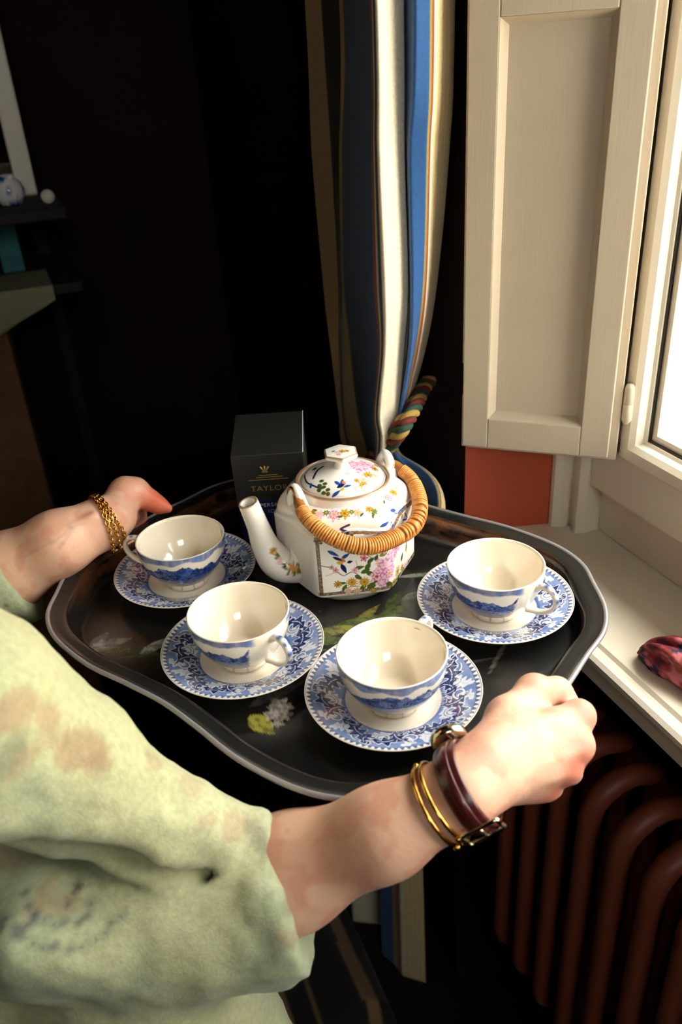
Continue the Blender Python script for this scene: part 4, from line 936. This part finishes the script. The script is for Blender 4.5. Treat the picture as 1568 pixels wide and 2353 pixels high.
def arm_R(P):
    R_md = PD(170, 1890, .590); d = chain(P, [R_sh, R_md, R_el], [.030, .016, .026], .02)
    d = smin(d, chain(P, [R_el, R_f1, R_f2, R_w], [.028, .0362, .0266, .0216], .02), .01)
    d = smin(d, sd_cone(P, R_w, R_h, .0218, .0216), .012)
    palm = None
    for i, (m, r) in enumerate(zip(R_mcp, (.0117, .0118, .0110, .0100))):
        st = R_h + (R_mcp[i] - R_mcp[1]) * .30
        c = sd_cone(P, st, m, .0150 if i < 3 else .0142, r); palm = c if palm is None else smin(palm, c, .012)
    palm = smin(palm, sd_cone(P, PD(1150, 1722, .556), PD(1255, 1685, .586), .0150, .0125), .015)
    palm = smin(palm, sd_cone(P, PD(1140, 1778, .553), PD(1225, 1800, .578), .0145, .0112), .010)      # heel of the hand, little-finger side
    d = smin(d, palm, .016)
    for i in range(4):                                                # knuckle heads and fingers folded under the rim
        d = smin(d, sd_ell(P, R_mcp[i] - view * .0045, (.0088,) * 3), .005)
    fing = None
    for i, r in enumerate((.0094, .0095, .0090, .0080)):
        c = chain(P, [R_mcp[i], R_pip[i], R_dip[i], R_tip[i]], [r * 1.12, r, r * .92, r * .78], .004)
        fing = c if fing is None else smin(fing, c, .0020)
    d = smin(d, fing, .006)
    th = chain(P, R_th, [.0160, .0150, .0122, .0102, .0088], .008)
    d = smin(d, th, .010)
    d = smin(d, sd_ell(P, R_th[2] - view * .002, (.0115,) * 3), .008)
    for i in range(4):                                                # tendons
        a = R_h + (R_mcp[i] - R_mcp[1]) * .42 - view * .0142; b = R_mcp[i] - view * .0112
        d = smin(d, sd_cone(P, a + (b - a) * .12, b, .0022, .0030), .0032)
    d = smin(d, sd_cone(P, PD(1030, 1903, .528), PD(1040, 1880, .524), .005, .005), .014)                    # wrist bone
    return d
VR, QR = snet(arm_R, np.minimum.reduce([R_el, R_w, R_h] + R_mcp + R_tip) - [.06, .06, .06], np.maximum.reduce([R_el, R_w, R_h] + R_mcp + R_tip + R_th) + [.03, .03, .06], .0017)
# ---- left arm
L_sh = R_sh - TU * .33 + np.array([0, 0, .01]); L_el = np.array([-.462, .668, CZ - .435])
L_f1 = PD(20, 1312, .832); L_f2 = PD(135, 1248, .825); L_w = PD(232, 1204, .844); L_h = PD(262, 1188, .860)
L_th = [PD(258, 1180, .866), PD(290, 1135, .882), PD(312, 1130, .886), PD(345, 1150, .890), PD(366, 1161, .890), PD(386, 1168, .890)]
L_mcp = [PD(312, 1162, .914), PD(314, 1174, .916), PD(310, 1184, .914), PD(297, 1190, .908)]
def arm_L(P):
    d = chain(P, [L_sh, L_el], [.052, .043], .02)
    d = smin(d, chain(P, [L_el, L_f1, L_f2, L_w], [.040, .0366, .0300, .0250], .02), .03)
    d = smin(d, sd_cone(P, L_w, L_h, .0252, .0235), .012)
    palm = None
    for i, m in enumerate(L_mcp):
        c = sd_cone(P, L_h + (m - L_mcp[1]) * .35, m, .0115, .0096); palm = c if palm is None else smin(palm, c, .006)
    d = smin(d, palm, .010)
    th = chain(P, L_th[:3], [.0190, .0178, .0150], .008); d = smin(d, th, .008)
    d = smin(d, chain(P, L_th[2:], [.0140, .0112, .0090, .0052], .005), .005)
    fing = None
    for i, m in enumerate(L_mcp):                                     # fingers reach under the tray
        m2 = m + TU * .002; m2[2] = ZT - .008; q = m + TU * .034 + TV * (.006 - .010 * i); q[2] = ZT - .0125; e = q + TU * .024; e[2] = ZT - .0108; g = e + TU * .016; g[2] = ZT - .0095
        c = chain(P, [m, m2, q, e, g], [.0096, .0094, .0090, .0085, .0072], .004); fing = c if fing is None else smin(fing, c, .002)
    d = smin(d, fing, .004)
    for a, b in (((60, 1282), (150, 1225)), ((150, 1225), (205, 1190)), ((150, 1228), (182, 1212))):             # veins of the inner wrist
        pa, pb = PD(*a, .848), PD(*b, .870)
    d = smin(d, sd_cone(P, PD(120, 1236, .796), PD(215, 1186, .815), .0020, .0022), .007)
    return d
VL, QL = snet(arm_L, np.minimum.reduce([L_el, L_f1, L_w] + L_mcp) - [.06, .06, .07], np.maximum.reduce([L_el, L_w, L_h] + L_mcp + L_th) + [.085, .07, .06], .0018)
# ---- trunk, neck, head, legs (mostly outside the picture)
BC = np.array([*(.5 * (R_sh + L_sh))[:2], 0]); FW = np.array([TV[0], TV[1], 0]); RT = np.array([TU[0], TU[1], 0])            # faces across the tray
def bpnt(r, f, z): return BC + RT * r + FW * f + np.array([0, 0, z])
ZH = R_sh[2] + .01
def trunk(P):
    d = sd_cone(P, bpnt(-.05, -.01, ZH - .02), bpnt(.05, -.01, ZH - .02), .095, .095, flat=(FW, .72))
    d = smin(d, sd_cone(P, bpnt(0, 0, ZH - .10), bpnt(0, 0, ZH - .30), .125, .105, flat=(FW, .75)), .06)
    d = smin(d, sd_cone(P, bpnt(-.05, 0, ZH - .42), bpnt(.05, 0, ZH - .42), .115, .115, flat=(FW, .85)), .08)
    d = smin(d, sd_cone(P, R_sh, bpnt(.05, 0, ZH), .050, .06), .03); d = smin(d, sd_cone(P, L_sh, bpnt(-.05, 0, ZH), .050, .06), .03)
    d = smin(d, chain(P, [R_sh, PD(170, 1890, .590), R_el], [.030, .016, .024], .02), .02); d = smin(d, sd_cone(P, L_sh, L_el, .040, .038), .02)
    d = smin(d, sd_cone(P, bpnt(0, -.01, ZH + .02), bpnt(0, .01, ZH + .13), .055, .050), .03)
    hc = bpnt(0, .025, ZH + .225)
    d = smin(d, sd_ell(P, hc, (.078, .092, .108)), .02)
    d = smin(d, sd_ell(P, hc + FW * .05 - [0, 0, .055], (.055, .055, .055)), .03)
    d = smin(d, sd_cone(P, hc + FW * .090 + [0, 0, .01], hc + FW * .108 - [0, 0, .025], .008, .013), .008)
    for s in (-1, 1):
        d = smin(d, sd_ell(P, hc + RT * s * .080 - [0, 0, .01], (.018, .018, .030)), .006)
        d = smax(d, -sd_ell(P, hc + RT * s * .032 + FW * .098 + [0, 0, .006], (.016, .014, .010)), .008)
        hip = bpnt(.085 * s, 0, ZH - .46); kn = bpnt(.085 * s, .02, .46); an = bpnt(.085 * s, -.01, .09)
        d = smin(d, chain(P, [hip, kn, an], [.085, .056, .038], .03), .03)
        d = smin(d, sd_cone(P, bpnt(.085 * s, -.03, .038), bpnt(.095 * s, .13, .026), .036, .026), .02)
    d = smin(d, sd_cone(P, hc + FW * .093 - [0, 0, .052] - RT * .016, hc + FW * .093 - [0, 0, .052] + RT * .016, .007, .007), .006)
    return d
VT, QT = snet(trunk, (BC - [.33, .33, 0]) + [0, 0, -.02], (BC + [.33, .33, ZH + .37]), .010)
n1, n2 = len(VR), len(VL)
V = np.concatenate([VR, VL, VT]); Q = np.concatenate([QR, QL + n1, QT + n1 + n2])
PB = np.array([*BC[:2], 0])
woman = thing('person', PB, 'woman in a green printed tunic carrying the loaded tea tray', 'person')
# skin colour: redder over knuckles, thumb tip and finger ends, bluish veins at the inner wrist
C = np.broadcast_to(np.array(SK), (len(V), 3)).copy()
C = mixc(C, srgb(224, 182, 156), sstep(.45, .65, fbm(V * 45, 3, 4)) * .5); C = mixc(C, srgb(198, 136, 114), sstep(.48, .68, fbm(V * 70 + 5, 3, 9)) * .6)
def spot(c, r, col, a):
    global C
    d = np.linalg.norm(V - c, axis=1); C = mixc(C, col, a * (1 - sstep(.2 * r, r, d)))
for m in R_mcp: spot(m - view * .010, .021, srgb(196, 106, 88), .65)
spot(R_th[3], .020, srgb(214, 140, 116), .4)
for c_ in (L_th[3], L_th[4], L_th[5]): spot(c_, .030, srgb(208, 96, 66), .65)
for m in L_mcp: spot(m, .024, srgb(196, 96, 70), .45)
pv = Painter(V, vnormals(V, Q), (0., 0., 0.), .0012); pv.C = C
for pts in ([(56, 1282), (100, 1258), (135, 1235), (165, 1215)], [(140, 1258), (160, 1232), (172, 1214), (160, 1208)], [(165, 1215), (190, 1205), (208, 1190)]): pv.line(pts, .0016, srgb(150, 122, 124), .3)
M_skin = mat('skin', SK, .46, attr='Col', bump=(380, .18, .0012), sss=.12, sss_col=(.010, .0045, .0028), spec=.28)
obj('body', V, Q, M_skin, woman, cols=pv.C)

# ---- tunic: one sewn garment, sleeves wide and crumpled at the elbow
cuff_a, cuff_b = PD(560, 2052, .572), PD(780, 1985, .572)
def tunic(P):
    # upper sleeve
    d = sd_cone(P, PD(-110, 1650, .458), PD(138, 1768, .503), .058, .0455); d = smin(d, sd_cone(P, PD(138, 1768, .503), PD(350, 1890, .535), .0455, .0340), .02); d = smin(d, sd_cone(P, PD(350, 1890, .535), PD(520, 1968, .562), .0340, .024), .02)
    # billow round elbow and forearm
    low = sd_cone(P, PD(100, 2120, .540), PD(470, 2098, .567), .046, .049); low = smin(low, sd_cone(P, PD(470, 2098, .567), PD(655, 2060, .565), .049, .0525), .02)
    d = smin(d, low, .008)
    # folds
    for a, b, ra, rb, k in [((376, 1856, .508), (470, 1905, .528), .008, .010, .008), ((470, 1905, .528), (560, 1985, .552), .010, .009, .010), ((350, 1785, .512), (374, 1858, .509), .009, .009, .010), ((470, 1880, .550), (600, 1908, .560), .018, .013, .014), ((555, 1985, .548), (612, 1900, .556), .008, .010, .010),
                            ((606, 1905, .552), (692, 2080, .558), .0075, .0075, .006), ((692, 2080, .558), (660, 2232, .558), .0075, .0085, .006), ((585, 2040, .526), (640, 2200, .538), .007, .009, .012), ((420, 2170, .548), (640, 2222, .557), .014, .012, .016), ((40, 2170, .500), (350, 2215, .540), .014, .016, .02), ((-40, 1840, .440), (240, 1890, .492), .010, .008, .012), ((60, 1600, .452), (230, 1720, .480), .006, .005, .014)]:
        d = smin(d, sd_cone(P, PD(*a), PD(*b), ra, rb), k)
    d = smax(d, -sd_ell(P, PD(422, 1826, .506), (.0135, .012, .0135)), .006)
    d = smax(d, -sd_cone(P, PD(40, 1985, .462), PD(500, 2008, .540), .020, .004), .008)
    # body and skirt
    d = smin(d, sd_cone(P, bpnt(-.05, 0, ZH - .03), bpnt(.05, 0, ZH - .03), .100, .100, flat=(FW, .78)), .03)
    d = smin(d, sd_cone(P, bpnt(0, 0, ZH - .10), bpnt(0, 0, ZH - .40), .138, .175, flat=(FW, .85)), .05)
    d = smin(d, sd_cone(P, bpnt(0, 0, ZH - .40), bpnt(0, 0, ZH - .62), .175, .215, flat=(FW, .85)), .05)
    d = smin(d, sd_cone(P, PD(480, 2300, .640), PD(560, 2560, .690), .048, .070), .03)
    d = smin(d, sd_cone(P, PD(300, 2330, .60), PD(350, 2600, .66), .070, .080), .04)
    for s_, S_ in ((1, R_sh), (-1, L_sh)): d = smin(d, sd_cone(P, S_ - np.array([0, 0, .004]), bpnt(.055 * s_, -.008, ZH + .030), .058, .052), .04)
    # left sleeve
    d = smin(d, sd_cone(P, L_sh, L_el, .066, .060), .04); ls = sd_cone(P, L_el, PD(40, 1328, .838), .060, .050); d = smin(d, ls, .02)
    d = smin(d, sd_cone(P, R_sh, PD(-110, 1640, .470), .064, .058), .02)
    # hollow cuffs, cut square across the arm
    ax = nrm(cuff_b - cuff_a); cutp = (P - PD(678, 2038, .568)) @ ax; d = smax(d, np.where(sd_cone(P, cuff_a, cuff_b, .12, .12) < 0, cutp, -1.0), .004)
    d = smax(d, -sd_cone(P, PD(600, 2040, .572), PD(800, 1972, .563), .030, .0480), .004)
    axl = nrm(PD(140, 1248, .850) - PD(0, 1320, .842)); cutl = (P - PD(60, 1338, .846)) @ axl; d = smax(d, np.where(sd_cone(P, PD(0, 1330, .843), PD(160, 1240, .850), .10, .10) < 0, cutl, -1.0), .003)
    d = smax(d, -sd_cone(P, PD(-60, 1345, .840), PD(120, 1255, .842), .036, .0455), .004)
    return d
VS, QS = snet(tunic, np.array([BC[0] - .28, BC[1] - .28, CZ - .92]), np.array([.06, BC[1] + .36, ZH + .11]), .0042)
NS = vnormals(VS, QS); VS = VS + NS * (.0060 * (fbm(VS * 24.0, 2, 5) - .5) + .0030 * (fbm(VS * 75.0, 2, 15) - .5))[:, None]; NS = vnormals(VS, QS)
GRN = srgb(155, 160, 128)
pu = Painter(VS, NS, GRN, .0022)
pu.C = mixc(pu.C, srgb(142, 152, 118), sstep(.45, .6, fbm(VS * 16, 3, 2)) * .5); pu.C = mixc(pu.C, srgb(170, 166, 124), sstep(.5, .66, fbm(VS * 9 + 4, 3, 6)) * .5)
TAN, DKB = srgb(138, 100, 76), srgb(58, 42, 40)
for x, y, rx, ry, r, c, a in [(35, 1632, .018, .010, -12, TAN, .55), (108, 1648, .010, .009, -20, TAN, .5), (180, 1718, .020, .012, -42, TAN, .55), (222, 1765, .010, .008, -30, TAN, .4), (92, 1706, .0035, .0035, 0, DKB, .9), (25, 1735, .014, .008, 30, DKB, .4), (60, 1750, .012, .006, 20, TAN, .35), (120, 1700, .014, .003, -10, TAN, .35), (480, 1885, .010, .005, -20, TAN, .35), (540, 1900, .014, .010, -30, TAN, .4), (588, 1920, .006, .014, 10, DKB, .3), (360, 1745, .012, .006, -40, TAN, .35), (340, 1735, .004, .003, 0, DKB, .25), (440, 1800, .012, .010, -30, TAN, .3),
                              (90, 2060, .018, .005, 10, TAN, .4), (140, 2080, .014, .007, -30, TAN, .35), (655, 2015, .006, .014, 60, TAN, .45), (665, 2080, .006, .012, 50, DKB, .35), (660, 2160, .005, .012, 40, TAN, .4), (590, 2190, .004, .010, 80, DKB, .4), (645, 2170, .003, .012, 70, DKB, .3), (590, 2225, .004, .004, 0, DKB, .5), (690, 2320, .004, .010, 80, TAN, .5), (20, 1960, .020, .012, 0, TAN, .35)]:
    pu.blob((x, y), rx, ry, r, c, a, wob=.35, seed=x)
for cx, cy, R, a0, a1, n in [(140, 2050, 78, 20, 175, 9), (140, 2040, 150, 25, 150, 12), (30, 2090, 60, 10, 120, 5)]:
    for q in np.linspace(math.radians(a0), math.radians(a1), n): pu.blob((cx + R * math.cos(q), cy + R * .92 * math.sin(q)), .0030, .0026, 0, srgb(54, 60, 70), .65)
pu.blob((178, 2038), .004, .004, 0, DKB, .8); pu.line([(178, 2038), (160, 2075)], .002, DKB, .6)
# embroidered red line along the left cuff
pu.line([(0, 1366), (10, 1378), (20, 1392), (30, 1408)], .0045, srgb(168, 52, 54), .9); pu.line([(2, 1374), (14, 1390), (24, 1404)], .0016, srgb(96, 62, 30), .8)
M_tun = mat('green_printed_linen', GRN, .85, attr='Col', noise=(240, .12, 3), bump=(700, .35, .0012), sheen=.2)
obj('tunic', VS, QS, M_tun, woman, cols=pu.C)
M_trs = mat('dark_trouser_cloth', srgb(38, 36, 40), .85); M_shoe = mat('shoe_leather', srgb(40, 28, 24), .4); M_hair = mat('brown_hair', srgb(60, 40, 28), .5, bump=(200, .6, .004, (1, 1, .1)))
def trousers(P):
    d = None
    for s in (-1, 1):
        c = chain(P, [bpnt(.085 * s, 0, ZH - .46), bpnt(.085 * s, .02, .46), bpnt(.085 * s, -.01, .075)], [.100, .076, .066], .03); d = c if d is None else smin(d, c, .03)
    return smax(d, .085 - P[..., 2], .004)
VV, QQ = snet(trousers, BC + [-.26, -.26, .06], BC + [.26, .26, ZH - .40], .009); obj('trousers', VV, QQ, M_trs, woman)
for s in (-1, 1):
    def shoe(P, s=s): return smax(smin(sd_cone(P, bpnt(.085 * s, -.04, .045), bpnt(.085 * s, 0, .085), .045, .046), sd_cone(P, bpnt(.085 * s, -.04, .045), bpnt(.096 * s, .14, .032), .045, .034), .03), .002 - P[..., 2], .003)
    c0 = bpnt(.09 * s, .05, 0); VV, QQ = snet(shoe, c0 - [.17, .17, .01], c0 + [.17, .17, .16], .007); obj('shoe', VV, QQ, M_shoe, woman)
hc = bpnt(0, .025, ZH + .225)
def hair(P):
    d = sd_ell(P, hc - FW * .014 + [0, 0, .012], (.092, .098, .112)); d = smin(d, sd_cone(P, hc - FW * .07 - [0, 0, .02], hc - FW * .075 - [0, 0, .12], .06, .04), .04)
    return smax(d, -((P - (hc + FW * .045 + [0, 0, .055])) @ nrm(-FW * 1.0 + [0, 0, .55])), .01)
VV, QQ = snet(hair, hc - [.2, .2, .22], hc + [.2, .2, .16], .007); obj('hair', VV, QQ, M_hair, woman)

# ================================================================== JEWELLERY AND WATCH
def wrap(fn, c, ax, off, n=72, tilt=None):
    """closed line lying on an arm: rays outwards from its axis to the skin plus an offset"""
    ax = nrm(ax); e1 = nrm(np.cross(ax, -view)); e2 = np.cross(e1, ax); out = []
    a = np.linspace(0, 2 * np.pi, n, endpoint=False); D = np.cos(a)[:, None] * e1 + np.sin(a)[:, None] * e2
    t = np.full(n, .008)
    for _ in range(40): t = t - np.clip((fn(c + D * t[:, None]) - off), -.004, .004) * .8
    t = np.clip(t, .010, .06)
    for _ in range(3): t = .25 * np.roll(t, 1) + .5 * t + .25 * np.roll(t, -1)
    return c + D * t[:, None], D
def sub(fn): return lambda P: fn(P)
M_au = mat('yellow_gold', srgb(226, 172, 84), .16, metal=1.0); M_steel = mat('gilt_steel', srgb(226, 216, 190), .15, metal=1.0)
M_leath = mat('oxblood_leather', srgb(74, 24, 24), .28, noise=(160, .2, 3), bump=(300, .2, .0008), coat=.3, coat_rough=.2)
axR = nrm(R_w - R_f2)
# watch: strap as a flat band, stitched-down keeper, buckle below, case above
wc = PD(1072, 1806, .5275); P1, D1 = wrap(arm_R, wc, axR, .0016)
wat = thing('wristwatch', wc, 'wristwatch on an oxblood leather strap with a gilt buckle', 'watch')
def band(P, D, ax, half, th, name, m, parent, lift=0):
    n = len(P); sec_ = [(-half, 0), (-half, th * .6), (-half * .8, th), (half * .8, th), (half, th * .6), (half, 0)]
    V = np.concatenate([[P[i] + ax * a + D[i] * (h + lift) for a, h in sec_] for i in range(n)]); return fixn(obj(name, V, gridq(n, 6, True, True), m, parent))
strap = band(P1, D1, axR, .0078, .0022, 'strap', M_leath, wat)
band(P1, D1, axR, .0030, .0012, 'strap_ridge', M_leath, strap, .0022)
pxs = proj(P1); itop = int(np.argmin(pxs[:, 1] + 0 * pxs[:, 0])); ibot = int(np.argmax(pxs[:, 1]))
cpos = P1[itop] + D1[itop] * .003; e3 = np.cross(axR, D1[itop])
V, Q = lathe([(.0001, -.001), (.0120, -.001), (.0130, .001), (.0130, .0045), (.0118, .0060), (.0108, .0058), (.0106, .0050), (.0001, .0050)], 48)
V = cpos + V[:, :1] * axR + V[:, 1:2] * e3 + V[:, 2:3] * D1[itop]; case = fixn(obj('case', V, Q, M_steel, wat))
V, Q = lathe([(.0001, .0051), (.0104, .0051), (.0104, .0053), (.0001, .0053)], 48); V = cpos + V[:, :1] * axR + V[:, 1:2] * e3 + V[:, 2:3] * D1[itop]; fixn(obj('dial', V, Q, mat('watch_dial', srgb(230, 222, 200), .3), case))
ib = (ibot + 3) % 72; bpos = P1[ib] + D1[ib] * .0040; e4 = nrm(np.cross(axR, D1[ib]))
fr_ = [bpos + axR * a * .0118 + e4 * b * .0068 for a, b in ((-1, -1), (0, -1), (1, -1), (1, 0), (1, 1), (0, 1), (-1, 1), (-1, 0))]
V, Q = tube(spline(fr_, 48, True), .0015, 8, closed=True); buck = fixn(obj('buckle', V, Q, M_steel, strap))
V, Q = tube([bpos - e4 * .0068, bpos + e4 * .0075], .0010, 8); fixn(obj('buckle_tongue', V, Q, M_steel, strap))
# bangles
for k_, (bx_, by_, tl, lab) in enumerate([(1015, 1834, .06, 'plain gold bangle next to the watch strap, with bead ends'), (994, 1846, .02, 'plain gold bangle further up the forearm from the watch')]):
    bc = PD(bx_, by_, .5255); ax = nrm(axR + tl * CU); P2, D2 = wrap(arm_R, bc, ax, .0016)
    bg_ = thing('bangle', bc, lab, 'bracelet', 'gold bangles above the watch')
    V, Q = tube(P2, .00165, 8, closed=True); fixn(obj('hoop', V, Q, M_au, bg_))
    ib = int(np.argmax(proj(P2)[:, 1])); it = int(np.argmin(proj(P2)[:, 1]))
    for j, r in ((ib, .0026), (ib + 4, .0026)) if k_ == 0 else ((ib, .0024), (it, .0022)):
        j %= 72; V, Q = lathe([(r * math.sin(a), -r * math.cos(a)) for a in np.linspace(.01, 3.13, 10)], 14, P2[j] + D2[j] * .0012); fixn(obj('bead', V, Q, M_au, bg_))
# chain bracelet on the other wrist: three strands of links
axL = nrm(L_w - L_f2); lc = PD(243, 1199, .849)
chn = thing('chain_bracelet', lc, 'triple strand gold chain bracelet on the inner wrist of the bare forearm', 'bracelet')
for k_, (dx, tl) in enumerate(((-.0050, -.10), (0, .0), (.0050, .14))):
    P3, D3 = wrap(arm_L, lc + axL * dx, nrm(axL + tl * CU), .0020, 52); parts = []
    for i in range(52):
        tg = nrm(P3[(i + 1) % 52] - P3[i - 1]); up = D3[i] if i % 2 else np.cross(tg, D3[i])
        lk = [P3[i] + D3[i] * .0006 + tg * .0030 * math.cos(a) + up * .0019 * math.sin(a) for a in np.linspace(0, 2 * np.pi, 10, endpoint=False)]
        parts.append(tube(lk, 0.00075, 5, closed=True))
    V, Q = merge(parts); fixn(tag(obj('chain_strand', V, Q, M_au, chn), kind='stuff'))

# far left: mirror frame and small things on a dark console table against the end wall
V, Q = ebox(-60, 40, 46, 452, SE + .16, .02)
mir = thing('mirror', PE(-20, 452, SE + .16), 'tall mirror in a white frame standing on the dark console in the unlit corner', 'mirror')
a = PE(30, 300, SE + .16); tm = (a[:2] - WK) @ WN; zb_ = PE(40, 452, SE + .16)[2]
for nm, (t0, t1, z0, z1) in {'frame_side': (tm - .018, tm + .018, zb_, zb_ + .70), 'frame_base': (tm - .60, tm - .018, zb_, zb_ + .036), 'frame_top': (tm - .60, tm - .018, zb_ + .664, zb_ + .70), 'frame_edge': (tm - .636, tm - .60, zb_, zb_ + .70)}.items():
    V, Q = wall_box(SE + .14, SE + .17, t0, t1, z0, z1); bevel(fixn(obj(nm, V, Q, M_white, mir, smooth=False)), .004)
V, Q = wall_box(SE + .142, SE + .150, tm - .60, tm - .018, zb_ + .036, zb_ + .664); fixn(obj('mirror_glass', V, Q, mat('mirror_glass', (.30, .28, .22), .05, metal=1.0), mir, smooth=False))
ztab = zb_ - .001
V, Q = None, None
con = thing('console_table', STZ(SE + .25, tm - .25, 0), 'dark walnut console table in the unlit corner of the room', 'table')
V, Q = wall_box(SE + .01, SE + .36, tm - .75, tm + .05, ztab - .02, ztab); bevel(fixn(obj('top', V, Q, M_wood, con, smooth=False)), .003)
for ss_ in (SE + .03,):
    for tt_ in (tm - .71, tm + .01):
        V, Q = wall_box(ss_ - .011, ss_ + .011, tt_ - .011, tt_ + .011, 0, ztab - .02); fixn(obj('leg', V, Q, M_wood, con, smooth=False))
mir.location.z += 0
jar_c = PE(28, 468, SE + .26); jar_c[2] = ztab
M_bw = mat('blue_white_glaze', srgb(230, 228, 232), .2, attr='Col')
pr = [(.62 * a_, .62 * b_) for a_, b_ in [(.0001, 0), (.026, 0), (.030, .004), (.040, .022), (.043, .040), (.036, .060), (.022, .070), (.020, .076), (.026, .080), (.024, .080), (.018, .074), (.0001, .072)]]
V, Q = lathe(pr, 72, jar_c); Cj = np.broadcast_to(np.array(srgb(228, 226, 230)), (len(V), 3)).copy(); Cj = mixc(Cj, srgb(20, 70, 160), sstep(.52, .58, fbm(V * 45, 3, 2)))
jar = fixn(obj('ginger_jar', V, Q, M_bw, cols=Cj, loc=jar_c)); tag(jar, 'small blue and white porcelain jar on the dark console below the mirror', 'jar')

zsh = PE(60, 665, SE + .36)[2]
V, Q = wall_box(SE + .01, SE + .36, tm - .75, tm + .05, zsh - .016, zsh); fixn(obj('lower_shelf', V, Q, M_wood, con, smooth=False))
V, Q = lathe([(.012 * math.sin(a), .012 - .012 * math.cos(a)) for a in np.linspace(.02, 3.12, 14)], 24, STZ(SE + .30, tm + .028, ztab)); ball = fixn(obj('white_ball', V, Q, M_white, loc=STZ(SE + .30, tm + .028, ztab))); tag(ball, 'small white china ball at the corner of the dark console', 'ornament')
bk = PE(18, 560, SE + .19); tb2 = (bk[:2] - WK) @ WN
V, Q = wall_box(SE + .05, SE + .20, tb2 - .020, tb2 + .020, zsh, min(zsh + .13, ztab - .03)); bevel(fixn(obj('book', V, Q, mat('teal_bookcloth', srgb(40, 110, 120), .7, noise=(60, .2, 3)), smooth=False)), .003); tag(bpy.data.objects['book'], 'teal clothbound book standing on the lower shelf of the dark console', 'book')
ct = PE(45, 690, SE + .36); tc2 = (ct[:2] - WK) @ WN
gx, gy = np.meshgrid(np.linspace(0, 1, 30), np.linspace(0, 1, 20), indexing='ij'); gx = gx.ravel(); gy = gy.ravel()
V = np.array([STZ(SE + .22 + .151 * min(a / .55, 1) + (.004 * math.sin(b * 9) if a > .55 else 0), tc2 - .10 + .16 * b, zsh + .003 - max(0, a - .55) * .22 * (1 - .75 * b)) for a, b in zip(gx, gy)])
cl = fixn(obj('grey_cloth', V, gridq(30, 20), mat('grey_green_linen', srgb(140, 142, 116), .9, bump=(300, .3, .001)), loc=STZ(SE + .3, tc2, zsh))); tag(cl, 'grey green napkin hanging over the lower shelf of the dark console', 'cloth')
so2 = cl.modifiers.new('cloth', 'SOLIDIFY'); so2.thickness = .002
bx0 = PE(10, 800, SE + .30); tb3 = (bx0[:2] - WK) @ WN; zb3 = bx0[2]
V, Q = wall_box(SE + .05, SE + .30, tb3 - .22, tb3 + .012, 0.0, zsh - .06); bevel(fixn(obj('brown_carton', V, Q, mat('brown_cardboard', srgb(120, 84, 54), .85, noise=(40, .15, 3)), smooth=False)), .003); tag(bpy.data.objects['brown_carton'], 'tall brown cardboard carton under the dark console', 'box')

for o in bpy.data.objects:
    if '_o' in o: del o['_o']
